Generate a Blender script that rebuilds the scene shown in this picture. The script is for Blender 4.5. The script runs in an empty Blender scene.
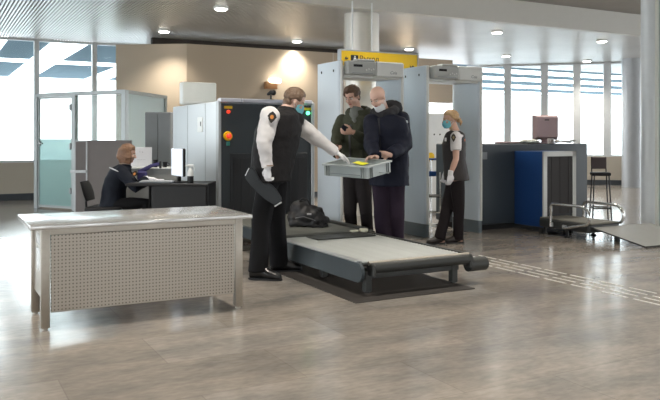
import bpy, bmesh, math, random
from mathutils import Vector, Matrix, noise

V = Vector
PI = math.pi
random.seed(7)
S = bpy.context.scene
COL = S.collection

# ------------------------------------------------------------------ camera, world, exposure
FPX, HOR, CH = 740.0, 138.0, 1.3          # focal length in pixels, horizon row, camera height
cam_d = bpy.data.cameras.new('camera')
cam_d.sensor_width = 36.0
cam_d.lens = FPX / 660.0 * 36.0
cam_d.shift_y = -(200.0 - HOR) / 660.0
cam_d.clip_end = 300
cam = bpy.data.objects.new('camera', cam_d)
cam.location = (0, 0, CH)
cam.rotation_euler = (PI / 2, 0, 0)
COL.objects.link(cam)
S.camera = cam

world = bpy.data.worlds.new('sky')
S.world = world
world.use_nodes = True
wn = world.node_tree
wn.nodes['Background'].inputs[0].default_value = (0.93, 0.97, 1.0, 1)
wn.nodes['Background'].inputs[1].default_value = 2.3
S.view_settings.view_transform = 'Standard'
S.view_settings.look = 'None'
S.view_settings.gamma = 1
S.view_settings.use_curve_mapping = False
S.view_settings.exposure = 1.40

R0 = math.radians(28.3)                    # the hall's own axes are turned against the view
CR, SR = math.cos(R0), math.sin(R0)


def hall(x, y, z=0.0):
    """hall coordinates -> world"""
    return V((x * CR - y * SR, x * SR + y * CR, z))


def ground(px, py, z=0.0):
    y = (CH - z) * FPX / (py - HOR)
    return V(((px - 330) * y / FPX, y, z))


def at(px, py, y):
    return V(((px - 330) * y / FPX, y, CH - (py - HOR) * y / FPX))


# ------------------------------------------------------------------ materials
MATS = {}


def mat(name, col, rough=0.5, metal=0.0, var=0.06, scale=8.0, bump=0.0, spec=0.5, emit=None, estr=0.0, coat=0.0):
    if name in MATS:
        return MATS[name]
    m = bpy.data.materials.new(name)
    m.use_nodes = True
    nt = m.node_tree
    b = nt.nodes['Principled BSDF']
    b.inputs['Roughness'].default_value = rough
    b.inputs['Metallic'].default_value = metal
    b.inputs['Specular IOR Level'].default_value = spec
    b.inputs['Coat Weight'].default_value = coat
    tc = nt.nodes.new('ShaderNodeTexCoord')
    nz = nt.nodes.new('ShaderNodeTexNoise')
    nz.inputs['Scale'].default_value = scale
    nz.inputs['Detail'].default_value = 3
    nt.links.new(tc.outputs['Object'], nz.inputs['Vector'])
    mx = nt.nodes.new('ShaderNodeMix')
    mx.data_type = 'RGBA'
    c = list(col)
    mx.inputs[6].default_value = [max(0, v * (1 - var)) for v in c] + [1]
    mx.inputs[7].default_value = [min(1, v * (1 + var)) for v in c] + [1]
    nt.links.new(nz.outputs[0], mx.inputs[0])
    nt.links.new(mx.outputs[2], b.inputs['Base Color'])
    if bump:
        bp = nt.nodes.new('ShaderNodeBump')
        bp.inputs['Strength'].default_value = bump
        bp.inputs['Distance'].default_value = 0.01
        nt.links.new(nz.outputs[0], bp.inputs['Height'])
        nt.links.new(bp.outputs[0], b.inputs['Normal'])
    if emit:
        b.inputs['Emission Color'].default_value = list(emit) + [1]
        b.inputs['Emission Strength'].default_value = estr
    MATS[name] = m
    return m


def glass_mat(name, tint, frost=0.0, fcol=(0.8, 0.85, 0.85), gloss=0.12):
    m = bpy.data.materials.new(name)
    m.use_nodes = True
    nt = m.node_tree
    nt.nodes.clear()
    out = nt.nodes.new('ShaderNodeOutputMaterial')
    tr = nt.nodes.new('ShaderNodeBsdfTransparent')
    tr.inputs[0].default_value = list(tint) + [1]
    gl = nt.nodes.new('ShaderNodeBsdfGlossy')
    gl.inputs['Roughness'].default_value = 0.02 + frost * 0.2
    lw = nt.nodes.new('ShaderNodeLayerWeight')
    lw.inputs['Blend'].default_value = gloss
    mx = nt.nodes.new('ShaderNodeMixShader')
    if frost > 0:
        df = nt.nodes.new('ShaderNodeBsdfDiffuse')
        df.inputs[0].default_value = list(fcol) + [1]
        tl = nt.nodes.new('ShaderNodeBsdfTranslucent')
        tl.inputs[0].default_value = list(fcol) + [1]
        m1 = nt.nodes.new('ShaderNodeMixShader')
        m1.inputs[0].default_value = 0.5
        nt.links.new(df.outputs[0], m1.inputs[1])
        nt.links.new(tl.outputs[0], m1.inputs[2])
        m2 = nt.nodes.new('ShaderNodeMixShader')
        m2.inputs[0].default_value = frost
        nt.links.new(tr.outputs[0], m2.inputs[1])
        nt.links.new(m1.outputs[0], m2.inputs[2])
        base = m2
    else:
        base = tr
    nt.links.new(lw.outputs['Fresnel'], mx.inputs[0])
    nt.links.new(base.outputs[0], mx.inputs[1])
    nt.links.new(gl.outputs[0], mx.inputs[2])
    nt.links.new(mx.outputs[0], out.inputs[0])
    MATS[name] = m
    return m


steel = mat('brushed_steel', (0.41, 0.375, 0.325), 0.36, 0.8, 0.08, 30, 0.03)
steel_top = mat('polished_steel', (0.66, 0.66, 0.65), 0.22, 0.65, 0.02, 2)
alu = mat('aluminium', (0.40, 0.42, 0.43), 0.42, 0.4, 0.04)
alu_light = mat('aluminium_light', (0.50, 0.50, 0.48), 0.4, 0.3, 0.04)
chrome = mat('chrome_tube', (0.75, 0.75, 0.74), 0.18, 0.95, 0.03)
rubber = mat('black_rubber', (0.02, 0.02, 0.022), 0.6)
darkgrey = mat('dark_slate_paint', (0.028, 0.037, 0.044), 0.42, 0, 0.06, 3)
slate = mat('slate_blue_paint', (0.034, 0.046, 0.058), 0.42, 0, 0.06, 2)
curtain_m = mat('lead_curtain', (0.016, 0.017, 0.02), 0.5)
palegrey = mat('pale_grey_paint', (0.55, 0.59, 0.62), 0.35, 0, 0.03, 2)
white_p = mat('white_paint', (0.74, 0.76, 0.75), 0.4, 0, 0.03, 2)
gate_m = mat('gate_blue_grey', (0.56, 0.63, 0.69), 0.38, 0, 0.03, 2)
gate_skirt = mat('gate_skirt', (0.13, 0.16, 0.18), 0.5)
gate_white = mat('gate_off_white', (0.66, 0.67, 0.64), 0.4)
gate_box = mat('control_grey', (0.42, 0.43, 0.41), 0.45)
blue_m = mat('blue_paint', (0.012, 0.055, 0.19), 0.38, 0, 0.08, 3)
beige = mat('beige_wall', (0.39, 0.32, 0.24), 0.55, 0, 0.04, 1.2)
beige_sill = mat('beige_sill', (0.40, 0.36, 0.30), 0.55, 0, 0.04, 1.2)
dark_base = mat('dark_baseboard', (0.035, 0.042, 0.05), 0.5)
dark_void = mat('dark_plenum', (0.03, 0.024, 0.02), 0.8)
mullion_m = mat('mullion_grey', (0.55, 0.57, 0.58), 0.45, 0.1)
frame_m = mat('booth_frame_grey', (0.38, 0.41, 0.41), 0.4, 0.3)
divider_m = mat('divider_taupe', (0.17, 0.155, 0.15), 0.55)
midgrey_m = mat('panel_midgrey', (0.20, 0.215, 0.225), 0.5)
green_belt = mat('belt_green_grey', (0.115, 0.118, 0.105), 0.65)
conv_side = mat('conveyor_blue_grey', (0.048, 0.062, 0.071), 0.4, 0.2)
conv_dark = mat('conveyor_dark', (0.045, 0.047, 0.045), 0.45, 0.3)
roller_m = mat('roller_galvanised', (0.40, 0.42, 0.41), 0.4, 0.15, 0.12, 20)
yellow_m = mat('sign_yellow', (0.80, 0.52, 0.01), 0.4)
black_m = mat('black_plastic', (0.009, 0.009, 0.010), 0.45, spec=0.3)
red_m = mat('red_plastic', (0.65, 0.03, 0.02), 0.35, emit=(1, 0.08, 0.03), estr=0.25)
green_lamp = mat('green_lamp', (0.05, 0.6, 0.2), 0.3, emit=(0.1, 1.0, 0.4), estr=1.6)
teal_m = mat('teal_button', (0.03, 0.25, 0.2), 0.4)
lamp_m = mat('lamp_lens', (1, 1, 1), 0.4, emit=(1.0, 0.96, 0.88), estr=6.0)
strip_m = mat('strip_lamp_lens', (1, 1, 1), 0.4, emit=(0.95, 0.98, 1.0), estr=2.0)
tray_m = mat('tray_grey', (0.38, 0.43, 0.43), 0.45)
ramp_m = mat('ramp_plate', (0.50, 0.50, 0.48), 0.25, 0.3, 0.05)
pink_m = mat('monitor_mauve', (0.42, 0.30, 0.31), 0.5)
screen_m = mat('monitor_screen_white', (0.7, 0.75, 0.8), 0.3, emit=(0.8, 0.88, 1.0), estr=0.25)
paper_m = mat('paper_white', (0.72, 0.73, 0.76), 0.7)
purple_m = mat('purple_plastic', (0.05, 0.045, 0.16), 0.45)
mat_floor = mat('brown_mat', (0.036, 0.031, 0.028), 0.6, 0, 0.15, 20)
apron_m = mat('snow_apron', (0.8, 0.82, 0.85), 0.8)  # near-white colour stands in for overexposed daylight outside
conc_m = mat('concourse_ceiling', (0.135, 0.175, 0.20), 0.9, 0, 0.1, 0.3, spec=0.0)
text_m = mat('lettering_black', (0.02, 0.02, 0.02), 0.5)
logo_grey = mat('lettering_grey', (0.2, 0.21, 0.22), 0.5)
strip_inlay = mat('inlay_steel', (0.80, 0.79, 0.74), 0.3, 0.3)

glass_clear = glass_mat('clear_glass', (0.93, 0.97, 0.97))
glass_frost = glass_mat('frosted_teal_glass', (0.80, 0.93, 0.92), 0.72, (0.50, 0.68, 0.67))
glass_milky = glass_mat('milky_glass', (0.92, 0.97, 0.97), 0.25, (0.8, 0.88, 0.88))
glass_side = glass_mat('side_glass', (0.95, 0.99, 0.99), 0.7, (0.90, 0.97, 0.96))


def floor_mat():
    m = bpy.data.materials.new('stone_floor')
    m.use_nodes = True
    nt = m.node_tree
    N, Lk = nt.nodes, nt.links
    b = N['Principled BSDF']
    tc = N.new('ShaderNodeTexCoord')
    mp = N.new('ShaderNodeMapping')
    mp.inputs['Rotation'].default_value = (0, 0, -R0)
    Lk.new(tc.outputs['Object'], mp.inputs['Vector'])
    br = N.new('ShaderNodeTexBrick')
    br.inputs['Scale'].default_value = 1.0
    br.inputs['Brick Width'].default_value = 1.2
    br.inputs['Row Height'].default_value = 0.6
    br.inputs['Mortar Size'].default_value = 0.004
    br.inputs['Color1'].default_value = (0.315, 0.283, 0.25, 1)
    br.inputs['Color2'].default_value = (0.385, 0.355, 0.325, 1)
    br.inputs['Mortar'].default_value = (0.30, 0.27, 0.245, 1)
    Lk.new(mp.outputs[0], br.inputs['Vector'])
    n1 = N.new('ShaderNodeTexNoise')
    n1.inputs['Scale'].default_value = 1.1
    n1.inputs['Detail'].default_value = 6
    n1.inputs['Roughness'].default_value = 0.62
    mp2 = N.new('ShaderNodeMapping')
    mp2.inputs['Scale'].default_value = (1, 2.2, 1)
    Lk.new(mp.outputs[0], mp2.inputs[0])
    Lk.new(mp2.outputs[0], n1.inputs['Vector'])
    r1 = N.new('ShaderNodeValToRGB')
    r1.color_ramp.elements[0].position = 0.35
    r1.color_ramp.elements[0].color = (0.62, 0.63, 0.64, 1)
    r1.color_ramp.elements[1].position = 0.68
    r1.color_ramp.elements[1].color = (1.12, 1.08, 1.03, 1)
    Lk.new(n1.outputs[0], r1.inputs[0])
    n2 = N.new('ShaderNodeTexNoise')
    n2.inputs['Scale'].default_value = 14
    n2.inputs['Detail'].default_value = 5
    Lk.new(mp2.outputs[0], n2.inputs['Vector'])
    r2 = N.new('ShaderNodeValToRGB')
    r2.color_ramp.elements[0].position = 0.3
    r2.color_ramp.elements[0].color = (0.84, 0.84, 0.84, 1)
    r2.color_ramp.elements[1].position = 0.7
    r2.color_ramp.elements[1].color = (1.08, 1.08, 1.08, 1)
    Lk.new(n2.outputs[0], r2.inputs[0])
    m1 = N.new('ShaderNodeMix')
    m1.data_type = 'RGBA'
    m1.blend_type = 'MULTIPLY'
    m1.inputs[0].default_value = 1
    Lk.new(br.outputs[0], m1.inputs[6])
    Lk.new(r1.outputs[0], m1.inputs[7])
    m2 = N.new('ShaderNodeMix')
    m2.data_type = 'RGBA'
    m2.blend_type = 'MULTIPLY'
    m2.inputs[0].default_value = 1
    Lk.new(m1.outputs[2], m2.inputs[6])
    Lk.new(r2.outputs[0], m2.inputs[7])
    Lk.new(m2.outputs[2], b.inputs['Base Color'])
    mr = N.new('ShaderNodeMapRange')
    mr.inputs[3].default_value = 0.13
    mr.inputs[4].default_value = 0.20
    Lk.new(n1.outputs[0], mr.inputs[0])
    Lk.new(mr.outputs[0], b.inputs['Roughness'])
    bp = N.new('ShaderNodeBump')
    bp.inputs['Strength'].default_value = 0.025
    bp.inputs['Distance'].default_value = 0.01
    Lk.new(n2.outputs[0], bp.inputs['Height'])
    Lk.new(bp.outputs[0], b.inputs['Normal'])
    return m


def pegboard_mat():
    """stainless sheet with a square grid of punched dots, object x / z"""
    m = bpy.data.materials.new('perforated_steel')
    m.use_nodes = True
    nt = m.node_tree
    N, Lk = nt.nodes, nt.links
    b = N['Principled BSDF']
    b.inputs['Metallic'].default_value = 0.75
    b.inputs['Roughness'].default_value = 0.30
    tc = N.new('ShaderNodeTexCoord')
    sc = N.new('ShaderNodeVectorMath')
    sc.operation = 'MULTIPLY'
    sc.inputs[1].default_value = (1 / 0.024, 0, 1 / 0.024)
    fr = N.new('ShaderNodeVectorMath')
    fr.operation = 'FRACTION'
    sb = N.new('ShaderNodeVectorMath')
    sb.operation = 'SUBTRACT'
    sb.inputs[1].default_value = (0.5, 0, 0.5)
    ln = N.new('ShaderNodeVectorMath')
    ln.operation = 'LENGTH'
    lt = N.new('ShaderNodeMath')
    lt.operation = 'LESS_THAN'
    lt.inputs[1].default_value = 0.22
    Lk.new(tc.outputs['Object'], sc.inputs[0])
    Lk.new(sc.outputs[0], fr.inputs[0])
    Lk.new(fr.outputs[0], sb.inputs[0])
    Lk.new(sb.outputs[0], ln.inputs[0])
    Lk.new(ln.outputs['Value'], lt.inputs[0])
    mx = N.new('ShaderNodeMix')
    mx.data_type = 'RGBA'
    mx.inputs[6].default_value = (0.41, 0.37, 0.32, 1)
    mx.inputs[7].default_value = (0.17, 0.15, 0.13, 1)
    Lk.new(lt.outputs[0], mx.inputs[0])
    Lk.new(mx.outputs[2], b.inputs['Base Color'])
    nz = N.new('ShaderNodeTexNoise')
    nz.inputs['Scale'].default_value = 3.5
    Lk.new(tc.outputs['Object'], nz.inputs['Vector'])
    bp = N.new('ShaderNodeBump')
    bp.inputs['Strength'].default_value = 0.22
    bp.inputs['Distance'].default_value = 0.02
    Lk.new(nz.outputs[0], bp.inputs['Height'])
    Lk.new(bp.outputs[0], b.inputs['Normal'])
    return m


def slat_mat():
    m = mat('ceiling_slat_metal', (0.56, 0.55, 0.53), 0.37, 0.5, 0.14, 0.9)
    return m


floor_m = floor_mat()
peg_m = pegboard_mat()
slat_m = slat_mat()

# ------------------------------------------------------------------ mesh building


class MB:
    def __init__(s):
        s.v = []
        s.f = []

    def add(s, vs, fs):
        o = len(s.v)
        s.v += [V(p) for p in vs]
        s.f += [[i + o for i in f] for f in fs]
        return s

    def bm(s, bm):
        bm.verts.index_update()
        s.add([v.co.copy() for v in bm.verts], [[v.index for v in f.verts] for f in bm.faces])
        bm.free()
        return s

    def box(s, c, d, rz=0.0, bev=0.0, M=None, seg=1):
        b = bmesh.new()
        bmesh.ops.create_cube(b, size=1)
        bmesh.ops.scale(b, vec=d, verts=b.verts)
        if bev > 0:
            bmesh.ops.bevel(b, geom=b.edges[:], offset=min(bev, min(d) * 0.45), segments=seg, affect='EDGES', profile=0.5)
        T = Matrix.Translation(V(c)) @ (M.to_4x4() if M is not None else Matrix.Rotation(rz, 4, 'Z'))
        bmesh.ops.transform(b, matrix=T, verts=b.verts)
        return s.bm(b)

    def loft(s, secs, n=16, cap=True):
        """secs: (centre, a vector, b vector)"""
        vs, fs = [], []
        for c, a, b in secs:
            for k in range(n):
                t = 2 * PI * k / n
                vs.append(V(c) + V(a) * math.cos(t) + V(b) * math.sin(t))
        m = len(secs)
        for i in range(m - 1):
            for k in range(n):
                k2 = (k + 1) % n
                fs.append([i * n + k, i * n + k2, (i + 1) * n + k2, (i + 1) * n + k])
        if cap:
            fs.append(list(range(n))[::-1])
            fs.append([(m - 1) * n + k for k in range(n)])
        return s.add(vs, fs)

    def limb(s, pts, rs, n=12, round_=True, ref=None):
        pts = [V(p) for p in pts]
        rs = [r if isinstance(r, (tuple, list)) else (r, r) for r in rs]
        tang = []
        for i in range(len(pts)):
            if i == 0:
                t = pts[1] - pts[0]
            elif i == len(pts) - 1:
                t = pts[-1] - pts[-2]
            else:
                t = (pts[i + 1] - pts[i]).normalized() + (pts[i] - pts[i - 1]).normalized()
            tang.append(t.normalized() if t.length > 1e-9 else V((0, 0, 1)))
        r = V(ref) if ref is not None else (V((0, 0, 1)) if abs(tang[0].z) < 0.9 else V((1, 0, 0)))
        secs = []
        for i, t in enumerate(tang):
            a = r - t * r.dot(t)
            if a.length < 1e-4:
                a = t.orthogonal()
            a.normalize()
            if ref is None:
                r = a
            b = t.cross(a)
            secs.append((pts[i], a * rs[i][0], b * rs[i][1]))
        if round_:
            def capsec(sec, t, sgn, order):
                c, a, b = sec
                q = min(a.length, b.length)
                out = []
                for ang in order:
                    out.append((c + t * sgn * q * math.sin(ang), a * math.cos(ang), b * math.cos(ang)))
                return out
            A = [1.45, 1.0, 0.5]
            secs = capsec(secs[0], tang[0], -1, A) + secs + capsec(secs[-1], tang[-1], 1, A[::-1])
        return s.loft(secs, n)

    def tube(s, pts, r, n=10):
        return s.limb(pts, [r] * len(pts), n, False)

    def cyl(s, p0, p1, r, r2=None, n=20):
        return s.limb([p0, p1], [r, r if r2 is None else r2], n, False)

    def ell(s, c, a, b=None, d=None, n=16, m=10):
        """ellipsoid with half axis vectors a, b, d"""
        c = V(c)
        if b is None:
            q = a if isinstance(a, (tuple, list)) else (a, a, a)
            a, b, d = V((q[0], 0, 0)), V((0, q[1], 0)), V((0, 0, q[2]))
        secs = []
        for i in range(m + 1):
            t = -PI / 2 + PI * i / m
            cc = max(math.cos(t), 0.02)
            secs.append((c + d * math.sin(t), a * cc, b * cc))
        return s.loft(secs, n)

    def prism(s, poly, h, M=None):
        """poly: list of 2d points in local xy, extruded by h along local z, then matrix M (4x4)"""
        n = len(poly)
        vs = [V((p[0], p[1], 0)) for p in poly] + [V((p[0], p[1], h)) for p in poly]
        fs = [list(range(n))[::-1], [n + k for k in range(n)]]
        for k in range(n):
            k2 = (k + 1) % n
            fs.append([k, k2, n + k2, n + k])
        if M is not None:
            vs = [M @ p for p in vs]
        return s.add(vs, fs)

    def shift(s, off):
        s.v = [p + V(off) for p in s.v]
        return s

    def build(s, name, m, parent=None, smooth=35, remesh=None, wr=None, sm=0, origin=None):
        if origin is not None:
            s.shift(-V(origin))
        me = bpy.data.meshes.new(name)
        me.from_pydata([tuple(p) for p in s.v], [], s.f)
        b = bmesh.new()
        b.from_mesh(me)
        bmesh.ops.recalc_face_normals(b, faces=b.faces)
        b.to_mesh(me)
        b.free()
        if remesh:
            me = remeshed(me, remesh, sm)
            if wr:
                wrinkle(me, *wr)
        me.materials.clear()
        me.materials.append(m)
        for p in me.polygons:
            p.use_smooth = True
        if not remesh:
            me.set_sharp_from_angle(angle=math.radians(smooth))
        o = bpy.data.objects.new(name, me)
        COL.objects.link(o)
        if origin is not None:
            o.location = V(origin)
        if parent is not None:
            o.parent = parent
        return o


def remeshed(me, size, sm):
    o = bpy.data.objects.new('tmp', me)
    COL.objects.link(o)
    r = o.modifiers.new('r', 'REMESH')
    r.mode = 'VOXEL'
    r.voxel_size = size
    if sm:
        k = o.modifiers.new('s', 'SMOOTH')
        k.factor = 0.5
        k.iterations = sm
    dg = bpy.context.evaluated_depsgraph_get()
    dg.update()
    new = bpy.data.meshes.new_from_object(o.evaluated_get(dg))
    bpy.data.objects.remove(o)
    return new


def wrinkle(me, amp, fx, fz=None):
    fz = fz or fx
    P = [v.co.copy() for v in me.vertices]
    NN = [v.normal.copy() for v in me.vertices]
    out = []
    for p, nv in zip(P, NN):
        q = V((p.x * fx, p.y * fx, p.z * fz))
        d = noise.noise(q) + 0.5 * noise.noise(q * 2.1)
        out += list(p + nv * d * amp)
    me.vertices.foreach_set('co', out)
    me.update()


def tag(o, label, cat, group=None, kind=None):
    if label:
        o['label'] = label
    if cat:
        o['category'] = cat
    if group:
        o['group'] = group
    if kind:
        o['kind'] = kind
    return o


def thing(name, label, cat, loc=(0, 0, 0), rz=0.0, group=None):
    o = bpy.data.objects.new(name, None)
    COL.objects.link(o)
    o.empty_display_size = 0.1
    o.location = loc
    o.rotation_euler = (0, 0, rz)
    return tag(o, label, cat, group)


def struct(name, mb, m, parent=None):
    o = mb.build(name, m, parent)
    if parent is None:
        o['kind'] = 'structure'
    return o


def hbox(mb, x0, x1, y0, y1, z0, z1, bev=0.0):
    """box given in hall coordinates"""
    mb.box(hall((x0 + x1) / 2, (y0 + y1) / 2, (z0 + z1) / 2), (abs(x1 - x0), abs(y1 - y0), abs(z1 - z0)), R0, bev)
    return mb


def B(x0, x1, y0, y1, z0, z1, bev=0.0):
    return MB().box(((x0 + x1) / 2, (y0 + y1) / 2, (z0 + z1) / 2), (abs(x1 - x0), abs(y1 - y0), abs(z1 - z0)), 0, bev)


def text_mesh(txt, size, m, name, parent, loc, rot, extrude=0.002, shear=0.0):
    c = bpy.data.curves.new(name, 'FONT')
    c.body = txt
    c.size = size
    c.extrude = extrude
    c.shear = shear
    c.align_x = 'CENTER'
    c.align_y = 'CENTER'
    o = bpy.data.objects.new('tmp', c)
    COL.objects.link(o)
    dg = bpy.context.evaluated_depsgraph_get()
    dg.update()
    me = bpy.data.meshes.new_from_object(o.evaluated_get(dg))
    bpy.data.objects.remove(o)
    me.materials.clear()
    me.materials.append(m)
    t = bpy.data.objects.new(name, me)
    COL.objects.link(t)
    t.location = loc
    t.rotation_euler = rot
    t.parent = parent
    return t


def dup(root, loc=None, rz=None):
    r = root.copy()
    COL.objects.link(r)
    if loc is not None:
        r.location = loc
    if rz is not None:
        r.rotation_euler = (0, 0, rz)
    for ch in list(root.children):
        c = ch.copy()
        COL.objects.link(c)
        c.parent = r
        for g in list(ch.children):
            d = g.copy()
            COL.objects.link(d)
            d.parent = c
    return r


#==STRUCTURE
ZC = 3.4          # lower slatted ceiling
ZH = 3.80         # higher ceiling nearer the camera
YF = 10.37        # hall y of the bulkhead between the two
YW = 16.7         # hall y of the left window wall
WALL2_Y = 14.45

struct('floor', hbox(MB(), -16, 26, -8, 17.2, -0.1, 0), floor_m)
struct('ground', hbox(MB(), -60, 80, 17.25, 90, -0.5, -0.15), apron_m)
struct('ceiling', hbox(MB(), -16, 26, -8, YF, ZH, ZH + 0.12), mat('near_ceiling_grey', (0.30, 0.285, 0.26), 0.6, 0, 0.15, 2.0))
struct('trim_1', hbox(MB(), -16, 26, YF - 0.15, YF, ZC - 0.02, ZH), mat('bulkhead_pale', (0.55, 0.535, 0.49), 0.5, 0, 0.03))
# slatted lower ceiling
mb = MB()
x = -8.0
while x < 20.0:
    hbox(mb, x, x + 0.033, YF + 0.002, YW + 0.1, ZC, ZC + 0.03)
    x += 0.055
struct('ceiling_slats', mb, slat_m)
struct('ceiling_void', hbox(MB(), -10, 21, YF, YW + 0.1, ZC + 0.10, ZC + 0.16), mat('ceiling_void_grey', (0.09, 0.09, 0.093), 0.7))
struct('wall_back', hbox(MB(), 4.05, 10.8, 15.35, 15.45, 3.0, ZC), dark_void)  # dark sheet whose colour stands in for shade in the void above the wall

wr_ = MB()  # unseen wall added to calm metal reflections; its gaps give highlights and light
xx = -16.0
while xx < 26:
    hbox(wr_, xx, xx + 2.3, -8.15, -8, 0, ZH)
    hbox(wr_, xx + 2.3, xx + 3.5, -8.15, -8, 0, 0.5)
    hbox(wr_, xx + 2.3, xx + 3.5, -8.15, -8, 3.0, ZH)
    xx += 3.5
struct('wall_rear', wr_, beige_sill)

# beige walls of the screening area
pA = hall(4.43, WALL2_Y)     # corner of the two beige walls
pA = ground(187, 138 + CH * FPX / 14.9)
a0 = V((-4.35, 15.05, 0))
d = (V((pA.x, pA.y, 0)) - a0)
w1 = MB()
w1.box((a0 + d / 2) + V((0, 0.06, 1.6)), (d.length, 0.12, 3.2), math.atan2(d.y, d.x))
struct('wall_left', w1, beige)
xa = pA.x * CR + pA.y * SR
ya = -pA.x * SR + pA.y * CR
w2 = MB()
hbox(w2, xa, 8.2, ya, ya + 0.14, 0, 3.2)
hbox(w2, 8.2, 11.2, ya, ya + 0.14, 2.15, 3.2)
struct('wall_middle', w2, beige)
struct('trim_2', hbox(MB(), xa + 3.34, xa + 3.36, ya - 0.004, ya, 0.1, 3.2), mat('seam_light', (0.5, 0.45, 0.38), 0.5))
struct('baseboard_middle', hbox(MB(), xa, 8.2, ya - 0.02, ya, 0, 0.12), dark_base)


# window wall left
def window_wall(tagname, p0, p1, ztop, mull, n0, sill_h=0.78, mw=0.05):
    """low sill wall, glazing with mullions at the given fractions"""
    p0, p1 = V(p0), V(p1)
    d = p1 - p0
    L = d.length
    ang = math.atan2(d.y, d.x)
    u = d.normalized()
    nrm = V((-u.y, u.x, 0))

    def wb(a, b, z0, z1, t0, t1, m_b=None):
        mbx = m_b or MB()
        mbx.box(p0 + u * ((a + b) / 2) + nrm * ((t0 + t1) / 2) + V((0, 0, (z0 + z1) / 2)), (abs(b - a), abs(t1 - t0), abs(z1 - z0)), ang)
        return mbx
    struct('wall_' + tagname, wb(0, L, 0, sill_h, 0, 0.2), beige_sill)
    struct('baseboard_' + tagname, wb(0, L, 0, 0.14, -0.02, 0), dark_base)
    for i in range(len(mull) - 1):
        a, b = mull[i], mull[i + 1]
        fr = wb(a - mw, a + mw, sill_h, ztop, 0.02, 0.16)
        wb(a, b, sill_h, sill_h + 0.05, 0.04, 0.14, fr)
        wb(a, b, ztop - 0.05, ztop, 0.04, 0.14, fr)
        if i == len(mull) - 2:
            wb(b - mw, b + mw, sill_h, ztop, 0.02, 0.16, fr)
        w = struct('window_%d' % (n0 + i), fr, mullion_m)
        wb(a + 0.05, b - 0.05, sill_h + 0.05, ztop - 0.05, 0.085, 0.095).build('pane', glass_clear, w)


def on_line(px, p0, p1):
    """distance along p0->p1 where the sight line of column px crosses"""
    k = (px - 330) / FPX
    d = (p1 - p0)
    L = d.length
    d = d.normalized()
    return (k * p0.y - p0.x) / (d.x - k * d.y)


P0, P1 = hall(-8, YW), hall(4.4, YW)
ms = [on_line(q, P0, P1) for q in (37, 95, 150)]
window_wall('window_left', P0, P1, ZC, [0.05, 3.2] + ms, 1)
Q0, Q1 = V((3.9, 21.5, 0)), V((8.6, 20.15, 0))
ms = [on_line(q, Q0, Q1) for q in (470, 507.5, 544.5, 577, 607.5, 640)]
window_wall('window_right', Q0, Q1, ZC, ms, 6, mw=0.10)

# world beyond the glass: concourse ceiling with light strips
struct('ceiling_concourse', hbox(MB(), -22, 34, YW + 0.35, 30.3, 3.62, 3.75), conc_m)
mb = MB()
for xs, ww in ((-3.2, 0.7), (1.3, 0.25), (2.55, 0.8), (5.3, 0.7), (9.0, 0.6)):
    hbox(mb, xs, xs + ww, YW + 0.5, 30.2, 3.57, 3.62)
for ys, ww in ((23.4, 0.5),):
    hbox(mb, -22, 11, ys, ys + ww, 3.565, 3.62)
for ys, ww in ((17.6, 0.4), (19.2, 0.7), (21.6, 0.8), (24.6, 0.9), (28.0, 0.9)):
    hbox(mb, 11.0, 34, ys, ys + ww, 3.565, 3.62)
struct('trim_3', mb, strip_m)

# round columns and the pier at the right
p = ground(632.5, 187)
c = MB().cyl(p, p + V((0, 0, ZC)), 0.27, n=32)
struct('column_far', c, mat('column_grey', (0.42, 0.44, 0.46), 0.4, 0.2))
p = at(361.5, 60, 12.6)
c = MB().cyl((p.x, p.y, 0), (p.x, p.y, ZC + 0.02), 0.30, n=32)
struct('column_middle', c, mat('column_steel', (0.62, 0.60, 0.55), 0.3, 0.4))
pier = MB()
hbox(pier, 8.78, 9.7, 6.86, 7.12, 0, ZH, 0.05)
struct('column_right', pier, mat('pier_beige', (0.72, 0.72, 0.66), 0.35, 0, 0.03))
t = MB()
q0, q1 = hall(8.80, 6.98), hall(8.80, 6.98)
t.limb([q0, q0 + V((0, 0, ZH))], [0.10, 0.10], 24, False)
struct('trim_4', t, mat('pier_cladding', (0.62, 0.65, 0.66), 0.4, 0.1))
struct('trim_5', hbox(MB(), 8.865, 8.885, 6.845, 6.86, 0.02, ZH), alu)

#==DOWNLIGHTS
LP = [(221, 7), (372, 20), (497, 31), (602, 40), (164, 30), (297, 40), (409, 48), (506, 55), (587, 60)]
LL = ['round downlight above the pale grey scanner side', 'round downlight above the young man in the green jacket',
      'round downlight above the woman guard beside the scanner gate', 'round downlight above the monitor on the right cabinet',
      'round downlight above the office glass, leftmost of all downlights', 'round downlight above the bent-over guard, low near beige wall',
      'round downlight just above the right end of the yellow sign', 'round downlight at top of the leftmost right-hand windows',
      'round downlight at top of the right-hand windows near far column']
base_light = None
for (px, py), lab in zip(LP, LL):
    q = ground(px, py, ZC) if False else V(((px - 330) * (ZC - CH) / (HOR - py), (ZC - CH) * FPX / (HOR - py), ZC))
    if base_light is None:
        base_light = thing('ceiling_light', lab, 'ceiling light', q, 0, 'downlights in the slatted ceiling')
        MB().limb([(0, 0, -0.035), (0, 0, 0.02)], [0.115, 0.125], 28, False).build('rim', white_p, base_light)
        MB().limb([(0, 0, -0.052), (0, 0, -0.034)], [0.085, 0.10], 28, False).build('lens', lamp_m, base_light)
        o = base_light
    else:
        o = dup(base_light, q)
        o['label'] = lab
        continue
    ld = bpy.data.lights.new('lamp', 'SPOT')
    ld.energy = 132
    ld.color = (1.0, 0.93, 0.82)
    ld.spot_size = math.radians(118)
    ld.spot_blend = 1.0
    ld.shadow_soft_size = 0.1
    lo = bpy.data.objects.new('lamp', ld)
    COL.objects.link(lo)
    lo.location = (0, 0, -0.07)
    lo.parent = o

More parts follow.
